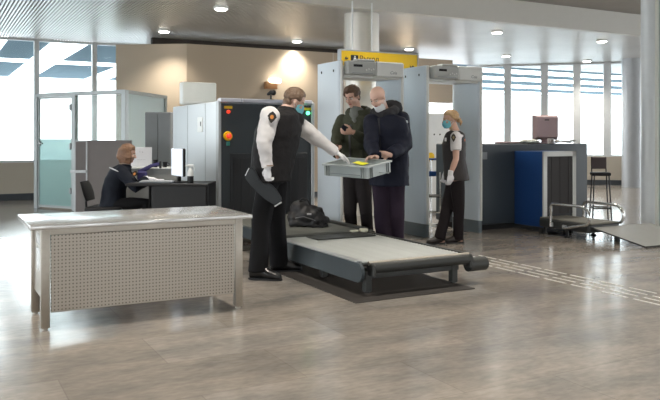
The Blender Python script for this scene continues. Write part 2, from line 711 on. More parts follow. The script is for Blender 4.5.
# unseen fill downlights, added over the camera to brighten the hall
NEAR_FILL = [(-3.5, 8.6, 'far left'), (-0.4, 8.6, 'left'), (2.7, 8.6, 'middle'), (5.8, 8.6, 'right'), (8.9, 8.6, 'far right'), (-3.5, 5.4, 'far left'), (-0.4, 5.4, 'left'), (2.7, 5.4, 'middle'), (5.8, 5.4, 'right'), (-3.5, 2.2, 'far left'), (-0.4, 2.2, 'left'), (2.7, 2.2, 'middle'), (5.8, 2.2, 'right')]
for (hx, hy, wd) in NEAR_FILL:
    o = dup(base_light, hall(hx, hy, ZH))
    o['label'] = 'round downlight in the higher ceiling, %s in the row %s the camera' % (wd, {8.6: 'farthest before', 5.4: 'midway before', 2.2: 'nearest'}[hy])
    o['group'] = 'downlights in the higher ceiling'

#==BOOTH
b0 = V((-5.44, 13.74, 0))
bd = V((0.866, -0.5, 0))
bang = math.atan2(bd.y, bd.x)
bz = 2.12


def along(px):
    k = (px - 330) / FPX
    return (k * b0.y - b0.x) / (bd.x - k * bd.y)


L37, L75, L125 = 0.0, along(75), along(125)
booth = thing('glass_office', 'glazed office booth with grey frame left of the beige wall', 'office booth', b0, bang)
fr = MB()
for a, w in ((0, 0.09), (L75, 0.09), (L125, 0.10)):
    fr.box((a, 0, bz / 2), (w, 0.08, bz), 0, 0.006)
fr.box((L125 / 2, 0, bz - 0.03), (L125, 0.08, 0.07), 0, 0.006)
fr.box((L125 / 2 + L75 / 2, 0, 0.05), (L125 - L75, 0.07, 0.10))
fr.build('frame', frame_m, booth)
e = V((-3.20, 14.3, 0)) - (b0 + bd * L125)
el = e.length
ea = math.atan2(e.y, e.x) - bang
eu = V((math.cos(ea), math.sin(ea), 0))
fr2 = MB()
c0 = V((L125, 0, 0))
fr2.box(c0 + eu * el / 2 + V((0, 0, bz - 0.03)), (el, 0.08, 0.06), ea)
fr2.box(c0 + eu * el + V((0, 0, bz / 2)), (0.08, 0.08, bz), ea)
fr2.build('side_frame', frame_m, booth)
MB().box(c0 + eu * el / 2 + V((0, 0, bz / 2)), (el - 0.06, 0.012, bz - 0.1), ea).build('side_pane', glass_side, booth)
MB().box((L75 / 2 + L125 / 2, 0, bz / 2), (L125 - L75 - 0.1, 0.012, bz - 0.14)).build('front_pane', glass_milky, booth)
door = B(0.05, L75 - 0.05, -0.02, 0.02, 0.03, 0.07)
door.box((0.06, 0, bz / 2), (0.03, 0.04, bz - 0.12)).box((L75 - 0.06, 0, bz / 2), (0.03, 0.04, bz - 0.12)).box((L75 / 2, 0, bz - 0.085), (L75 - 0.1, 0.04, 0.03))
dr = door.build('door', frame_m, booth)
B(0.07, L75 - 0.07, -0.006, 0.006, 0.07, 1.28).build('frosted_pane', glass_frost, dr)
B(0.07, L75 - 0.07, -0.006, 0.006, 1.28, bz - 0.1).build('clear_pane', glass_milky, dr)
hd = MB().tube([(0.09, 0, 1.20), (0.09, -0.07, 1.20), (0.24, -0.07, 1.20)], 0.014)
hd.box((0.09, -0.01, 1.2), (0.05, 0.06, 0.09), 0, 0.01)
hd.build('handle', alu, dr)
for z in (0.35, 1.15, 1.85):
    MB().box((L75 - 0.09, -0.02, z), (0.05, 0.05, 0.11), 0, 0.01).build('hinge', alu, dr)

# grey cupboard seen through the side pane
q = at(158, 112, 12.0)
cab = thing('grey_cupboard', 'tall mid grey cupboard beside the side glass of the booth', 'cupboard', (q.x, q.y, 0), 0)
B(-0.21, 0.21, 0, 0.30, 0.06, 1.72, 0.01).build('body', midgrey_m, cab)
B(-0.20, -0.004, -0.02, 0, 0.10, 1.70, 0.004).build('door', midgrey_m, cab)
B(0.004, 0.20, -0.02, 0, 0.10, 1.70, 0.004).build('door', midgrey_m, cab)
B(-0.20, 0.20, 0.03, 0.28, 0, 0.06).build('plinth', dark_base, cab)

# taupe dividers behind the seated woman
YD = 10.9
for (xa_, xb_, lab, yy) in ((75.5, 87, 'narrow taupe divider panel left of the wide one', YD + 0.15), (88.5, 131, 'wide taupe divider panel behind the seated woman', YD)):
    A, C_ = at(xa_, 141, yy), at(xb_, 141, yy)
    dv = thing('divider_panel', lab, 'divider', ((A.x + C_.x) / 2, yy, 0), 0)
    w = C_.x - A.x
    zt = A.z
    B(-w / 2, w / 2, -0.02, 0.02, 0.05, zt, 0.004).build('panel', divider_m, dv)
    f = MB()
    f.box((-w / 2, 0, zt / 2), (0.02, 0.05, zt)).box((w / 2, 0, zt / 2), (0.02, 0.05, zt)).box((0, 0, zt), (w + 0.02, 0.05, 0.02))
    f.build('edge_frame', divider_m if w > 0.3 else alu, dv)
    if w < 0.3:
        B(-w / 2 - 0.06, w / 2, -0.05, -0.02, 0.78, 0.82).build('shelf_rail', alu, dv)
    B(-w / 2, w / 2, -0.15, 0.15, 0, 0.05).build('foot', divider_m, dv)
#==XRAY1
XR = hall(3.20, 8.97)
# corner of the front face, at column 218
kx = (218 - 330) / FPX
q = V((kx * 9.4, 9.4, 0))
xr = thing('baggage_scanner', 'large x-ray baggage scanner with dark front and pale grey side', 'baggage scanner', q, R0)
W1, D1, H1 = 1.36, 2.0, 1.80
B(0.0, W1, 0.04, D1, 0.16, H1 - 0.03, 0.01).build('body', palegrey, xr)
B(0.04, W1 - 0.04, -0.005, 0.06, 0.18, H1 - 0.06, 0.004).build('front_panel', darkgrey, xr)
f = None
for x0 in (0.015, W1 - 0.015):
    MB().box((x0, 0.02, H1 / 2 + 0.05), (0.045, 0.09, H1 - 0.14), 0, 0.008).build('corner_post', alu, xr)
f = MB().box((0.62, 0.015, H1 - 0.02), (0.62, 0.11, 0.055), 0, 0.012)
f.box((0.16, 0.015, H1 - 0.02), (0.29, 0.12, 0.06), 0, 0.014).box((1.13, 0.015, H1 - 0.02), (0.40, 0.12, 0.06), 0, 0.014)
f.build('top_rail', mat('rail_lavender_grey', (0.45, 0.46, 0.52), 0.3, 0.4), xr)
B(0.16, W1 - 0.10, -0.015, 0.0, 0.20, 1.10, 0.004).build('tunnel_frame', mat('tunnel_black', (0.02, 0.022, 0.026), 0.45), xr)
for k in range(9):
    x0 = 0.20 + k * 0.115
    B(x0, x0 + 0.112, -0.024 - 0.003 * (k % 2), -0.016, 0.33, 1.04).build('curtain_strip', curtain_m, xr)
for x0, mm, nm in ((0.135, red_m, 'red_lamp'), (W1 - 0.09, green_lamp, 'green_lamp')):
    B(x0 - 0.055, x0 + 0.055, -0.012, -0.004, H1 - 0.125, H1 - 0.09, 0.003).build('warning_label', yellow_m, xr)
    MB().limb([(x0, -0.008, H1 - 0.165), (x0, -0.03, H1 - 0.165)], [0.026, 0.022], 18, True).build(nm, mm, xr)
es = MB().limb([(0.13, -0.004, 1.325), (0.13, -0.03, 1.325)], [0.062, 0.055], 24, False).build('emergency_stop', yellow_m, xr)
MB().limb([(0.13, -0.03, 1.325), (0.13, -0.055, 1.325)], [0.03, 0.034], 20, True).build('stop_button', red_m, es)
B(0.105, 0.155, -0.02, -0.004, 1.20, 1.255, 0.006).build('start_button', teal_m, xr)
# details on the pale side (x = 0, running back along y)
kp = B(-0.012, 0.0, 0.60, 0.80, 1.38, 1.58, 0.006).build('side_door', white_p, xr)
B(-0.018, -0.012, 0.64, 0.66, 1.46, 1.52).build('latch', black_m, kp)
B(-0.003, 0.001, 0.49, 0.496, 0.2, H1 - 0.04).build('seam', midgrey_m, xr)
B(-0.003, 0.001, 1.26, 1.266, 0.2, H1 - 0.04).build('seam', midgrey_m, xr)
cs = MB()
for (cx, cy) in ((0.1, 0.2), (W1 - 0.1, 0.2), (0.1, D1 - 0.2), (W1 - 0.1, D1 - 0.2)):
    MB().cyl((cx, cy, 0), (cx, cy, 0.17), 0.04).build('foot', rubber, xr)
# white hood box standing on the scanner top
q = at(198, 100, 10.55)
hb = thing('white_cover', 'white flat cover box standing on the pale scanner top', 'cover box', (q.x, q.y, H1 - 0.03), R0)
MB().box((0, 0, 0.16), (0.50, 0.16, 0.32), 0, 0.02, seg=3).build('shell', mat('cover_white', (0.70, 0.73, 0.70), 0.4), hb)
B(-0.22, 0.22, -0.09, -0.078, 0.02, 0.05, 0.003).build('lip', white_p, hb)
# small camera on the top rail
q = hall(0, 0)
q = at(271, 99, 9.66)
cm = thing('small_camera', 'small black camera on a stub on the dark scanner top rail', 'camera', (q.x, q.y, H1 + 0.008), 0.3)
MB().cyl((0, 0, 0), (0, 0, 0.05), 0.011).build('stub', black_m, cm)
MB().limb([(-0.03, 0.03, 0.065), (0.0, 0, 0.085), (0.03, -0.03, 0.08)], [0.018, 0.03, 0.034], 14).build('camera_body', black_m, cm)
MB().limb([(0.034, -0.034, 0.08), (0.042, -0.042, 0.079)], [0.024, 0.022], 14, False).build('lens', mat('lens_glass', (0.25, 0.2, 0.17), 0.1), cm)
# wall lamp with timber backing on beige wall
kx = (270.5 - 330) / FPX
yy = ya / (CR - SR * kx)
q = V((kx * yy, yy, CH + (138 - 83) * yy / FPX))
wl = thing('wall_lamp', 'small lit lamp on a wooden block on the beige wall', 'wall lamp', q, R0)
B(-0.15, 0.12, -0.10, 0.0, -0.13, 0.02, 0.006).build('wooden_block', mat('orange_wood', (0.33, 0.16, 0.06), 0.5, 0, 0.2, 12), wl)
B(-0.06, 0.18, -0.15, -0.02, -0.005, 0.09, 0.008).build('lamp_shade', mat('wall_lamp_lens', (1, 0.95, 0.85), 0.4, emit=(1, 0.93, 0.8), estr=2.2), wl)

#==XRAY2
x2 = thing('blue_baggage_scanner', 'slate and blue x-ray scanner with black curtained tunnel', 'baggage scanner', hall(7.0, 7.56), R0)
# local frame: x across, y to the back; tunnel hood front face at y=0
B(-0.35, 1.85, 0.55, 1.45, 0.08, 1.215, 0.012).build('body', slate, x2)
B(-0.33, 1.83, 0.60, 1.40, 0.0, 0.08).build('plinth', black_m, x2)
B(0.38, 1.00, 0.0, 0.56, 0.07, 1.115, 0.008).build('tunnel_hood', blue_m, x2)
f = MB()
f.box((0.415, -0.01, 0.60), (0.07, 0.03, 1.03), 0, 0.004).box((0.965, -0.01, 0.60), (0.07, 0.03, 1.03), 0, 0.004).box((0.69, -0.01, 1.08), (0.62, 0.03, 0.07), 0, 0.004)
f.build('tunnel_frame', alu_light, x2)
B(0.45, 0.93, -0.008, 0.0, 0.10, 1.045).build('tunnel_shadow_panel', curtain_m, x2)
for k in range(6):
    x0 = 0.455 + k * 0.079
    B(x0, x0 + 0.076, -0.018 - 0.003 * (k % 2), -0.010, 0.25, 1.04).build('curtain_strip', mat('curtain_brown', (0.022, 0.018, 0.018), 0.6), x2)
B(-0.30, -0.13, 0.54, 0.55, 1.0, 1.10, 0.003).build('label_plate', mat('plate_grey', (0.22, 0.24, 0.26), 0.4), x2)
cs = MB()
for (cx, cy) in ((0.46, 0.1), (0.92, 0.1)):
    MB().cyl((cx, cy, 0), (cx, cy, 0.08), 0.035).build('foot', rubber, x2)

c2 = thing('exit_conveyor', 'short low conveyor with belt in front of the blue tunnel', 'conveyor', hall(7.55, 7.14), R0)
B(-0.28, 0.28, -0.50, 0.38, 0.10, 0.215, 0.02).build('bed', conv_dark, c2)
B(-0.25, 0.25, -0.51, 0.39, 0.205, 0.225, 0.008).build('belt', mat('belt_khaki', (0.20, 0.19, 0.16), 0.6), c2)
for (lx, ly) in ((-0.24, -0.1), (0.24, -0.1), (-0.24, 0.3), (0.24, 0.3)):
    f = MB().cyl((lx, ly, 0.015), (lx, ly, 0.14), 0.017)
    f.cyl((lx, ly, 0), (lx, ly, 0.018), 0.042, 0.03)
    f.build('leg', black_m, c2)
for sx in (-0.305, 0.305):
    pts = [(sx, 0.13, 0.13), (sx, 0.13, 0.38), (sx, 0.12, 0.41), (sx, 0.09, 0.43), (sx, -0.38, 0.43)]
    for k in range(1, 7):
        a = PI * 0.5 - k * (PI * 0.75 / 6)
        pts.append((sx, -0.38 - 0.13 * math.cos(a) * 1.2, 0.30 + 0.13 * math.sin(a)))
    pts += [(sx, -0.25, 0.16), (sx, -0.18, 0.14), (sx, -0.10, 0.14)]
    g = MB().tube(pts, 0.019, 12)
    g.build('guard_rail', chrome, c2)
    g = MB().box((sx * 0.96, 0.13, 0.15), (0.03, 0.06, 0.06), 0, 0.008).box((sx * 0.96, -0.1, 0.14), (0.03, 0.07, 0.05), 0, 0.008)
    g.build('rail_clamp', alu, c2)

rp = thing('ramp_plate', 'flat grey metal ramp sloping from low conveyor to floor', 'ramp', hall(7.85, 6.40), R0)
poly = [(-0.42, -0.47, 0.012), (0.50, -0.47, 0.012), (0.55, 0.22, 0.175), (-0.54, 0.22, 0.175)]
vs = [V(p) for p in poly] + [V(p) - V((0, 0, 0.012)) for p in poly]
MB().add(vs, [[0, 1, 2, 3], [7, 6, 5, 4], [0, 4, 5, 1], [1, 5, 6, 2], [2, 6, 7, 3], [3, 7, 4, 0]]).build('plate', ramp_m, rp)
e = MB().tube([(-0.42, -0.478, 0.010), (0.50, -0.478, 0.010)], 0.010, 8)
e.tube([(-0.42, -0.47, 0.008), (-0.545, 0.22, 0.171)], 0.009, 8)
e.build('edge_strip', rubber, rp)
B(-0.2, -0.15, 0.13, 0.18, 0, 0.14).build('support', conv_dark, rp)
B(0.4, 0.45, 0.13, 0.18, 0, 0.14).build('support', conv_dark, rp)

# things on top of the slate cabinet
zt = 1.215
q = at(545, 138, 11.25)
mo = thing('crt_monitor', 'mauve grey monitor seen from behind on the slate scanner top', 'monitor', (q.x, q.y, zt), math.radians(8))
m_ = MB()
m_.box((0, 0.06, 0.245), (0.34, 0.10, 0.33), 0, 0.02, seg=2)
m_.loft([(V((0, 0.02, 0.245)), V((0.20, 0, 0.19)), V((-0.20, 0, 0.19))), (V((0, -0.10, 0.25)), V((0.165, 0, 0.15)), V((-0.165, 0, 0.15)))], 4)
m_.build('case', pink_m, mo)
B(-0.05, 0.02, -0.104, -0.098, 0.35, 0.365).build('vent', black_m, mo)
f = MB().box((0, 0.03, 0.06), (0.08, 0.06, 0.12), 0, 0.01).box((0, 0.02, 0.011), (0.26, 0.2, 0.022), 0, 0.01)
f.build('stand', pink_m, mo)
q = at(528, 146, 10.95)
pg = thing('crumpled_cloth', 'crumpled white cloth on the slate scanner left of the monitor', 'cloth', (q.x + 0.03, q.y, zt + 0.002), 0.3)
MB().ell((0, 0, 0.03), (0.17, 0.07, 0.028)).ell((0.06, 0.02, 0.04), (0.08, 0.05, 0.03)).ell((-0.08, 0, 0.035), (0.06, 0.05, 0.03)).build('folded_cloth', mat('cloth_offwhite', (0.62, 0.64, 0.58), 0.8), pg, remesh=0.008, wr=(0.01, 22), sm=1)
q = at(515, 141, 11.2)
kb = thing('flat_console', 'flat mauve keyboard console on left of the slate scanner top', 'keyboard', (q.x, q.y, zt), math.radians(20))
MB().box((0, 0, 0.015), (0.62, 0.18, 0.028), 0, 0.008).build('case', pink_m, kb)
MB().box((0, 0, 0.031), (0.54, 0.12, 0.006), 0, 0.002).build('keys', mat('keys_grey', (0.25, 0.22, 0.22), 0.5), kb)
q = at(553, 144, 10.9)
ho = thing('small_clear_box', 'small pale open holder on the blue tunnel edge of scanner', 'box', (q.x, q.y + 0.12, zt), R0)
f = MB().box((-0.03, 0, 0.04), (0.006, 0.07, 0.08)).box((0.03, 0, 0.04), (0.006, 0.07, 0.08)).box((0, 0, 0.077), (0.06, 0.07, 0.006)).box((0, 0, 0.004), (0.06, 0.07, 0.006))
f.build('holder', mat('holder_pale', (0.55, 0.5, 0.48), 0.4), ho)
q = at(562, 140, 11.4)
ca = thing('cable_bundle', 'pale looped cables lying right of monitor on slate scanner', 'cable', (q.x, q.y, zt), 0)
f = MB()
for k in range(4):
    pts = []
    for i in range(14):
        a = i / 13 * PI * 2
        pts.append((0.02 * k + 0.14 * math.cos(a), 0.07 * math.sin(a), 0.012 + 0.006 * k + 0.012 * (1 + math.sin(a * 2 + k))))
    f.tube(pts, 0.008, 6)
f.build('loops', mat('cable_pale', (0.5, 0.48, 0.46), 0.5), ca)

# black high stool at the end of the scanner
st = thing('high_stool', 'black high stool with backrest at the slate scanner right end', 'stool', hall(8.62, 7.66), R0 + 0.9)
st.scale = (0.72, 0.72, 1.0)
MB().box((0, 0, 0.775), (0.36, 0.36, 0.05), 0, 0.02, seg=2).build('seat', black_m, st)
f = MB().box((0.17, 0.0, 0.93), (0.02, 0.30, 0.17), 0, 0.01).build('backrest', mat('stool_brown', (0.06, 0.04, 0.04), 0.5), st)
f = MB()
for sy in (-1, 1):
    f.tube([(0.165, sy * 0.14, 0.79), (0.19, sy * 0.14, 0.92), (0.20, sy * 0.14, 1.02)], 0.012)
f.build('back_post', black_m, st)
for sx in (-1, 1):
    for sy in (-1, 1):
        MB().tube([(sx * 0.14, sy * 0.14, 0.76), (sx * 0.19, sy * 0.19, 0.0)], 0.014).build('leg', black_m, st)
f = MB()
for (a, b) in (((-1, -1), (1, -1)), ((1, -1), (1, 1)), ((1, 1), (-1, 1)), ((-1, 1), (-1, -1))):
    f.tube([(a[0] * 0.172, a[1] * 0.172, 0.28), (b[0] * 0.172, b[1] * 0.172, 0.28)], 0.009)
f.build('foot_ring', black_m, st)

#==GATES


def gate(loc, label, first=False):
    g = thing('metal_detector_gate', label, 'metal detector gate', loc, R0, 'walk-through metal detector gates')
    W, D, H = 0.89, 0.60, 2.25
    for s_ in (0, 1):
        x0 = 0.0 if s_ == 0 else W
        pn = MB()
        # plan outline with rounded near and far nose
        poly = []
        for k in range(7):
            a = PI + PI * k / 6
            poly.append((0.032 * math.cos(a), 0.032 + 0.032 * math.sin(a)))
        for k in range(7):
            a = PI * k / 6
            poly.append((0.032 * math.cos(a), D - 0.032 + 0.032 * math.sin(a)))
        pn.prism(poly, H - 0.17, Matrix.Translation((x0, 0, 0.17)))
        p_ = pn.build('side_panel', gate_m, g, smooth=40)
        sk = MB().prism([(a_ * 1.15, b_ if b_ > 0.1 else b_ - 0.004) for a_, b_ in poly], 0.17, Matrix.Translation((x0, 0, 0.0)))
        sk.build('skirt', gate_skirt, p_)
        ed = MB().tube([(x0, -0.006, 0.17), (x0, -0.006, H)], 0.018, 10)
        ed.build('edge_strip', gate_white, p_)
        for k in (0.14, D - 0.14):
            B(x0 - 0.04, x0 - 0.031, k - 0.008, k + 0.008, H - 0.13, H - 0.10).build('bolt', black_m, p_)
    B(0.03, W - 0.03, 0.04, D - 0.04, H - 0.19, H - 0.05, 0.01).build('crossbar', gate_white, g)
    B(-0.02, W + 0.02, 0.015, 0.05, H - 0.205, H - 0.17, 0.006).build('lower_rail', gate_white, g)
    ub = MB()
    ub.box((0.245, -0.03, H - 0.085), (0.40, 0.12, 0.17), 0, 0.012).box((0.30, -0.03, H + 0.01), (0.26, 0.12, 0.03), 0, 0.01)
    u_ = ub.build('control_unit', gate_box, g)
    B(0.12, 0.245, -0.095, -0.089, H - 0.075, H - 0.045).build('display', black_m, u_)
    for k in range(4):
        B(0.29 + 0.035 * k, 0.312 + 0.035 * k, -0.095, -0.089, H - 0.12 + 0.012 * (k % 2), H - 0.10 + 0.012 * (k % 2), 0.002).build('key', gate_white, u_)
    B(0.10, 0.40, -0.093, -0.089, H - 0.155, H - 0.148).build('trim_line', midgrey_m, u_)
    w_ = B(0.45, 0.86, -0.09, 0.03, H - 0.185, H + 0.005, 0.014).build('side_box', gate_white, g)
    text_mesh('Ceia', 0.055, logo_grey, 'logo', g, (0.70, -0.0915, H - 0.13), (PI / 2, 0, 0), 0.001, 0.25)
    return g


gate(hall(4.43, 7.93), 'left walk-through metal detector gate, behind the two male passengers')
gate(hall(5.72, 7.93), 'right walk-through metal detector gate, behind the woman guard')

# yellow hanging sign
kx = (341 - 330) / FPX
q = V((kx * 11.2, 11.2, 0))
zs = CH + (138 - 50) * 11.2 / FPX
sg = thing('hanging_sign', 'yellow hanging sign with black arrow and exit lettering', 'sign', (q.x, q.y, zs - 0.42), R0)
SWd = 1.40
B(0, SWd, 0, 0.08, 0, 0.42, 0.004).build('panel', yellow_m, sg)
f = MB().box((SWd / 2, 0.04, 0.425), (SWd + 0.02, 0.10, 0.02)).box((-0.005, 0.04, 0.21), (0.015, 0.10, 0.44)).box((SWd + 0.005, 0.04, 0.21), (0.015, 0.10, 0.44))
f.build('frame', alu, sg)
for rx_ in (0.57, 0.22):
    MB().cyl((rx_, 0.04, 0.43), (rx_, 0.04, ZC - (zs - 0.42)), 0.012).build('hanger_rod', white_p, sg)
f = MB().prism([(0.0, 0.0), (0.03, 0.03), (0.03, 0.01), (0.06, 0.01), (0.06, -0.01), (0.03, -0.01), (0.03, -0.03)], 0.004, Matrix.Translation((0.06, -0.005, 0.30)) @ Matrix.Rotation(PI / 2, 4, 'X'))
f.build('arrow', text_m, sg)
pc = B(0.17, 0.30, -0.006, 0, 0.235, 0.355).build('pictogram', text_m, sg)
f = MB().prism([(-0.03, -0.05), (-0.010, -0.05), (0, -0.015), (0.010, -0.05), (0.03, -0.05), (0.017, 0.025), (-0.017, 0.025)], 0.003, Matrix.Translation((0.24, -0.0065, 0.292)) @ Matrix.Rotation(PI / 2, 4, 'X'))
f.ell((0.24, -0.008, 0.333), (0.012, 0.003, 0.012), n=10, m=6)
f.build('pictogram_person', white_p, pc)
text_mesh('Выход', 0.115, text_m, 'lettering', sg, (0.50, -0.003, 0.305), (PI / 2, 0, 0))
f = MB().prism([(0, 0), (0.05, 0.06), (0.05, 0.02), (0.09, 0.02), (0.09, -0.02), (0.05, -0.02), (0.05, -0.06)], 0.004, Matrix.Translation((1.26, -0.005, 0.17)) @ Matrix.Rotation(PI / 2, 4, 'X') @ Matrix.Rotation(math.radians(45), 4, 'Z'))
f.build('arrow', text_m, sg)
#==CONVEYOR1
CX0, CX1, CY0, CY1, CZ = 3.11, 4.21, 5.23, 6.92, 0.27
Wc, Lc = CX1 - CX0, CY1 - CY0
rc = thing('roller_conveyor', 'low roller conveyor with blue-grey side plate, nearest the camera', 'conveyor', hall(CX0, CY0), R0)
prof = [(Lc, CZ), (Lc, CZ - 0.165), (0.06, CZ - 0.165)]
for k in range(7):
    a = -PI / 2 - PI * k / 6
    prof.append((0.05 + 0.08 * math.cos(a), CZ - 0.0825 + 0.0825 * math.sin(a)))
Mx = Matrix(((0, 0, 1, -0.015), (1, 0, 0, 0), (0, 1, 0, 0), (0, 0, 0, 1)))
MB().prism(prof, 0.03, Mx).build('side_plate', conv_side, rc)
MB().box((0.01, Lc / 2 + 0.03, CZ + 0.006), (0.07, Lc - 0.06, 0.012), 0, 0.004).build('side_rail', alu, rc)
B(Wc - 0.05, Wc, -0.02, Lc, CZ - 0.10, CZ + 0.012, 0.008).build('far_rail', conv_dark, rc)
B(0.05, Wc - 0.05, 0.06, 0.12, CZ - 0.15, CZ - 0.05, 0.004).build('cross_beam', conv_dark, rc)
B(0.05, Wc - 0.05, Lc - 0.08, Lc - 0.02, CZ - 0.15, CZ - 0.05, 0.004).build('cross_beam', conv_dark, rc)
B(0.05, Wc - 0.05, Lc / 2, Lc / 2 + 0.06, CZ - 0.15, CZ - 0.07, 0.004).build('cross_beam', conv_dark, rc)
nr = 34
r0 = None
for k in range(nr):
    yy = 0.085 + k * (Lc - 0.12) / (nr - 1)
    if r0 is None:
        r0 = MB().cyl((0.03, 0, 0), (Wc - 0.05, 0, 0), 0.0175, n=14).build('roller', roller_m, rc)
        o = r0
    else:
        o = r0.copy()
        COL.objects.link(o)
        o.parent = rc
    o.location = (0, yy, CZ - 0.012)
r_ = MB().cyl((0.07, -0.01, CZ - 0.045), (Wc + 0.02, -0.01, CZ - 0.045), 0.047, n=24)
r_.build('end_roller', conv_dark, rc)
f = MB().cyl((0.06, -0.01, CZ - 0.005), (Wc, -0.01, CZ - 0.005), 0.018, n=14)
f.build('edge_bar', steel, rc)
f = MB().cyl((Wc + 0.0, 0.0, CZ - 0.10), (Wc + 0.19, 0.0, CZ - 0.10), 0.062, n=28)
f.build('motor_drum', conv_dark, rc)
MB().cyl((Wc + 0.185, 0.0, CZ - 0.10), (Wc + 0.20, 0.0, CZ - 0.10), 0.055, n=28).build('drum_cap', rubber, rc)
MB().box((Wc + 0.0, -0.01, CZ - 0.06), (0.03, 0.10, 0.12), 0, 0.01).build('bearing_bracket', conv_dark, rc)
MB().box((0.085, -0.02, CZ - 0.06), (0.03, 0.10, 0.11), 0, 0.01).build('bearing_bracket', conv_dark, rc)
for (lx, ly) in ((0.10, 0.08), (Wc - 0.10, 0.08), (0.10, Lc - 0.15), (Wc - 0.10, Lc - 0.15), (0.10, Lc / 2), (Wc - 0.10, Lc / 2)):
    f = MB().box((lx, ly, 0.10), (0.06, 0.06, 0.17), 0, 0.004).cyl((lx, ly, 0), (lx, ly, 0.03), 0.028, 0.016)
    f.build('leg', conv_dark, rc)

bc = thing('belt_conveyor', 'low belt conveyor with dark green belt leading from the dark scanner', 'conveyor', hall(3.16, CY1), R0)
Lb = 8.90 - CY1
B(0, 1.02, 0.03, Lb, 0.15, 0.262, 0.01).build('bed', conv_side, bc)
B(0.03, 0.98, 0.01, Lb - 0.02, 0.255, 0.298, 0.012).build('belt', green_belt, bc)
B(0.985, 1.05, 0.0, Lb, 0.24, 0.325, 0.01).build('far_rail', conv_dark, bc)
B(-0.03, 0.03, 0.02, Lb, 0.16, 0.285, 0.008).build('near_rail', conv_side, bc)
MB().box((0.86, -0.005, 0.295), (0.09, 0.05, 0.02), 0, 0.006).box((0.97, -0.02, 0.30), (0.08, 0.08, 0.04), 0, 0.01).build('joint_cover', mat('cream_plastic', (0.62, 0.62, 0.5), 0.4), bc)
for (lx, ly) in ((0.1, 0.2), (0.92, 0.2), (0.1, Lb - 0.2), (0.92, Lb - 0.2)):
    MB().box((lx, ly, 0.08), (0.06, 0.06, 0.16), 0, 0.004).build('leg', conv_dark, bc)
MB().prism([(4.27 - 3.16, -0.06), (4.30 - 3.16, 0.06), (1.07, 0.30), (1.05, 0.0)], 0.05, Matrix.Translation((-0.02, 0, 0.24))).build('end_guard', green_belt, bc)

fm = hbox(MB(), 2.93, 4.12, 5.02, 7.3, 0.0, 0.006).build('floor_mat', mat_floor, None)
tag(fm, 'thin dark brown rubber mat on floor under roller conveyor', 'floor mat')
jy = ground(345, 236, 0.3)
bk = MB().box((0, 0, 0), (0.68, 0.26, 0.010), R0).build('dark_sheet', conv_dark, None)
bk.location = hall(3.74, 6.70, CZ + 0.013)
tag(bk, 'dark flat sheet lying on rollers beside the belt end', 'sheet')

# floor inlay strips
sp = None
for r, xr_ in enumerate((4.99, 5.105, 5.22, 5.335)):
    k = 0
    y0 = 6.43
    while y0 > 3.3:
        if sp is None:
            sp = MB().box((0, 0, 0.0015), (0.022, 0.275, 0.003)).build('tactile_strip', strip_inlay, None)
            tag(sp, 'short pale steel strip inlaid in floor in the dashed guide path', 'floor strip', 'guide strips in the floor')
            o = sp
        else:
            o = sp.copy()
            COL.objects.link(o)
        o.location = hall(xr_, y0 - 0.14)
        o.rotation_euler = (0, 0, R0)
        y0 -= 0.333

#==TABLE
q = ground(45, 330)
tq = thing('inspection_table', 'long stainless steel table with perforated front panel in left foreground', 'table', q, math.radians(28.3))
TL, TD, TZ = 1.39, 0.53, 0.715
MB().box((TL / 2, TD / 2 + 0.10, TZ - 0.016), (TL + 0.20, 0.84, 0.032), 0, 0.006, seg=2).build('top', steel_top, tq)
for (lx, ly) in ((0, 0), (TL, 0), (0, TD), (TL, TD)):
    MB().box((lx, ly, 0.355), (0.058, 0.058, 0.68), 0, 0.006, seg=2).cyl((lx, ly, 0), (lx, ly, 0.02), 0.02).build('leg', steel, tq)
MB().box((TL / 2, -0.004, TZ - 0.052), (TL - 0.05, 0.03, 0.04), 0, 0.003).build('front_rail', steel, tq)
pg = B(0.035, TL - 0.035, -0.014, -0.006, 0.115, 0.64, 0.002).build('perforated_panel', peg_m, tq)
B(-0.01, 0.01, 0.03, TD - 0.03, 0.19, 0.68).build('side_panel', steel, tq)
B(TL - 0.01, TL + 0.01, 0.03, TD - 0.03, 0.19, 0.68).build('side_panel', steel, tq)
pp = B(-0.0135, -0.0105, 0.16, 0.36, 0.55, 0.63).build('taped_notice', mat('clear_film', (0.62, 0.62, 0.60), 0.25, 0.2), tq)
pp2 = B(-0.0135, -0.0105, 0.15, 0.36, 0.37, 0.52).build('taped_notice', mat('clear_film', (0.62, 0.62, 0.60), 0.25, 0.2), tq)

#==DESK
DZ = 0.76
DX1 = (208 - 330) * 8.7 / FPX
DX0 = DX1 - 0.98
dk = thing('office_desk', 'black desk carrying a monitor in front of the seated woman', 'desk', (DX0, 8.72, 0), 0)
Wd = DX1 - DX0
MB().box((Wd / 2, 0.30, DZ - 0.015), (Wd, 0.60, 0.03), 0, 0.006).build('worktop', black_m, dk)
B(0.28, Wd - 0.02, 0.03, 0.05, 0.06, DZ - 0.03).build('front_panel', mat('desk_charcoal', (0.010, 0.011, 0.013), 0.5), dk)
B(Wd - 0.03, Wd, 0.03, 0.58, 0, DZ - 0.03).build('end_panel', black_m, dk)
B(0.27, 0.30, 0.03, 0.58, 0, DZ - 0.03).build('end_panel', black_m, dk)
# small rear screen shelf
q = at(163, 170, 9.6)
ls = thing('low_shelf_unit', 'pale low shelf unit behind the desk beside the woman', 'shelf unit', (q.x - 0.12, 9.66, 0), 0)
B(-0.48, 0.30, -0.10, 0.16, 0.0, 0.90, 0.006).build('body', mat('shelf_pale', (0.38, 0.39, 0.38), 0.5), ls)
B(-0.50, 0.32, -0.12, 0.18, 0.90, 0.92, 0.004).build('top', white_p, ls)


def small(name, label, cat, px, py, y, z, rz=0):
    q = at(px, py, y)
    return thing(name, label, cat, (q.x, y, z), rz)


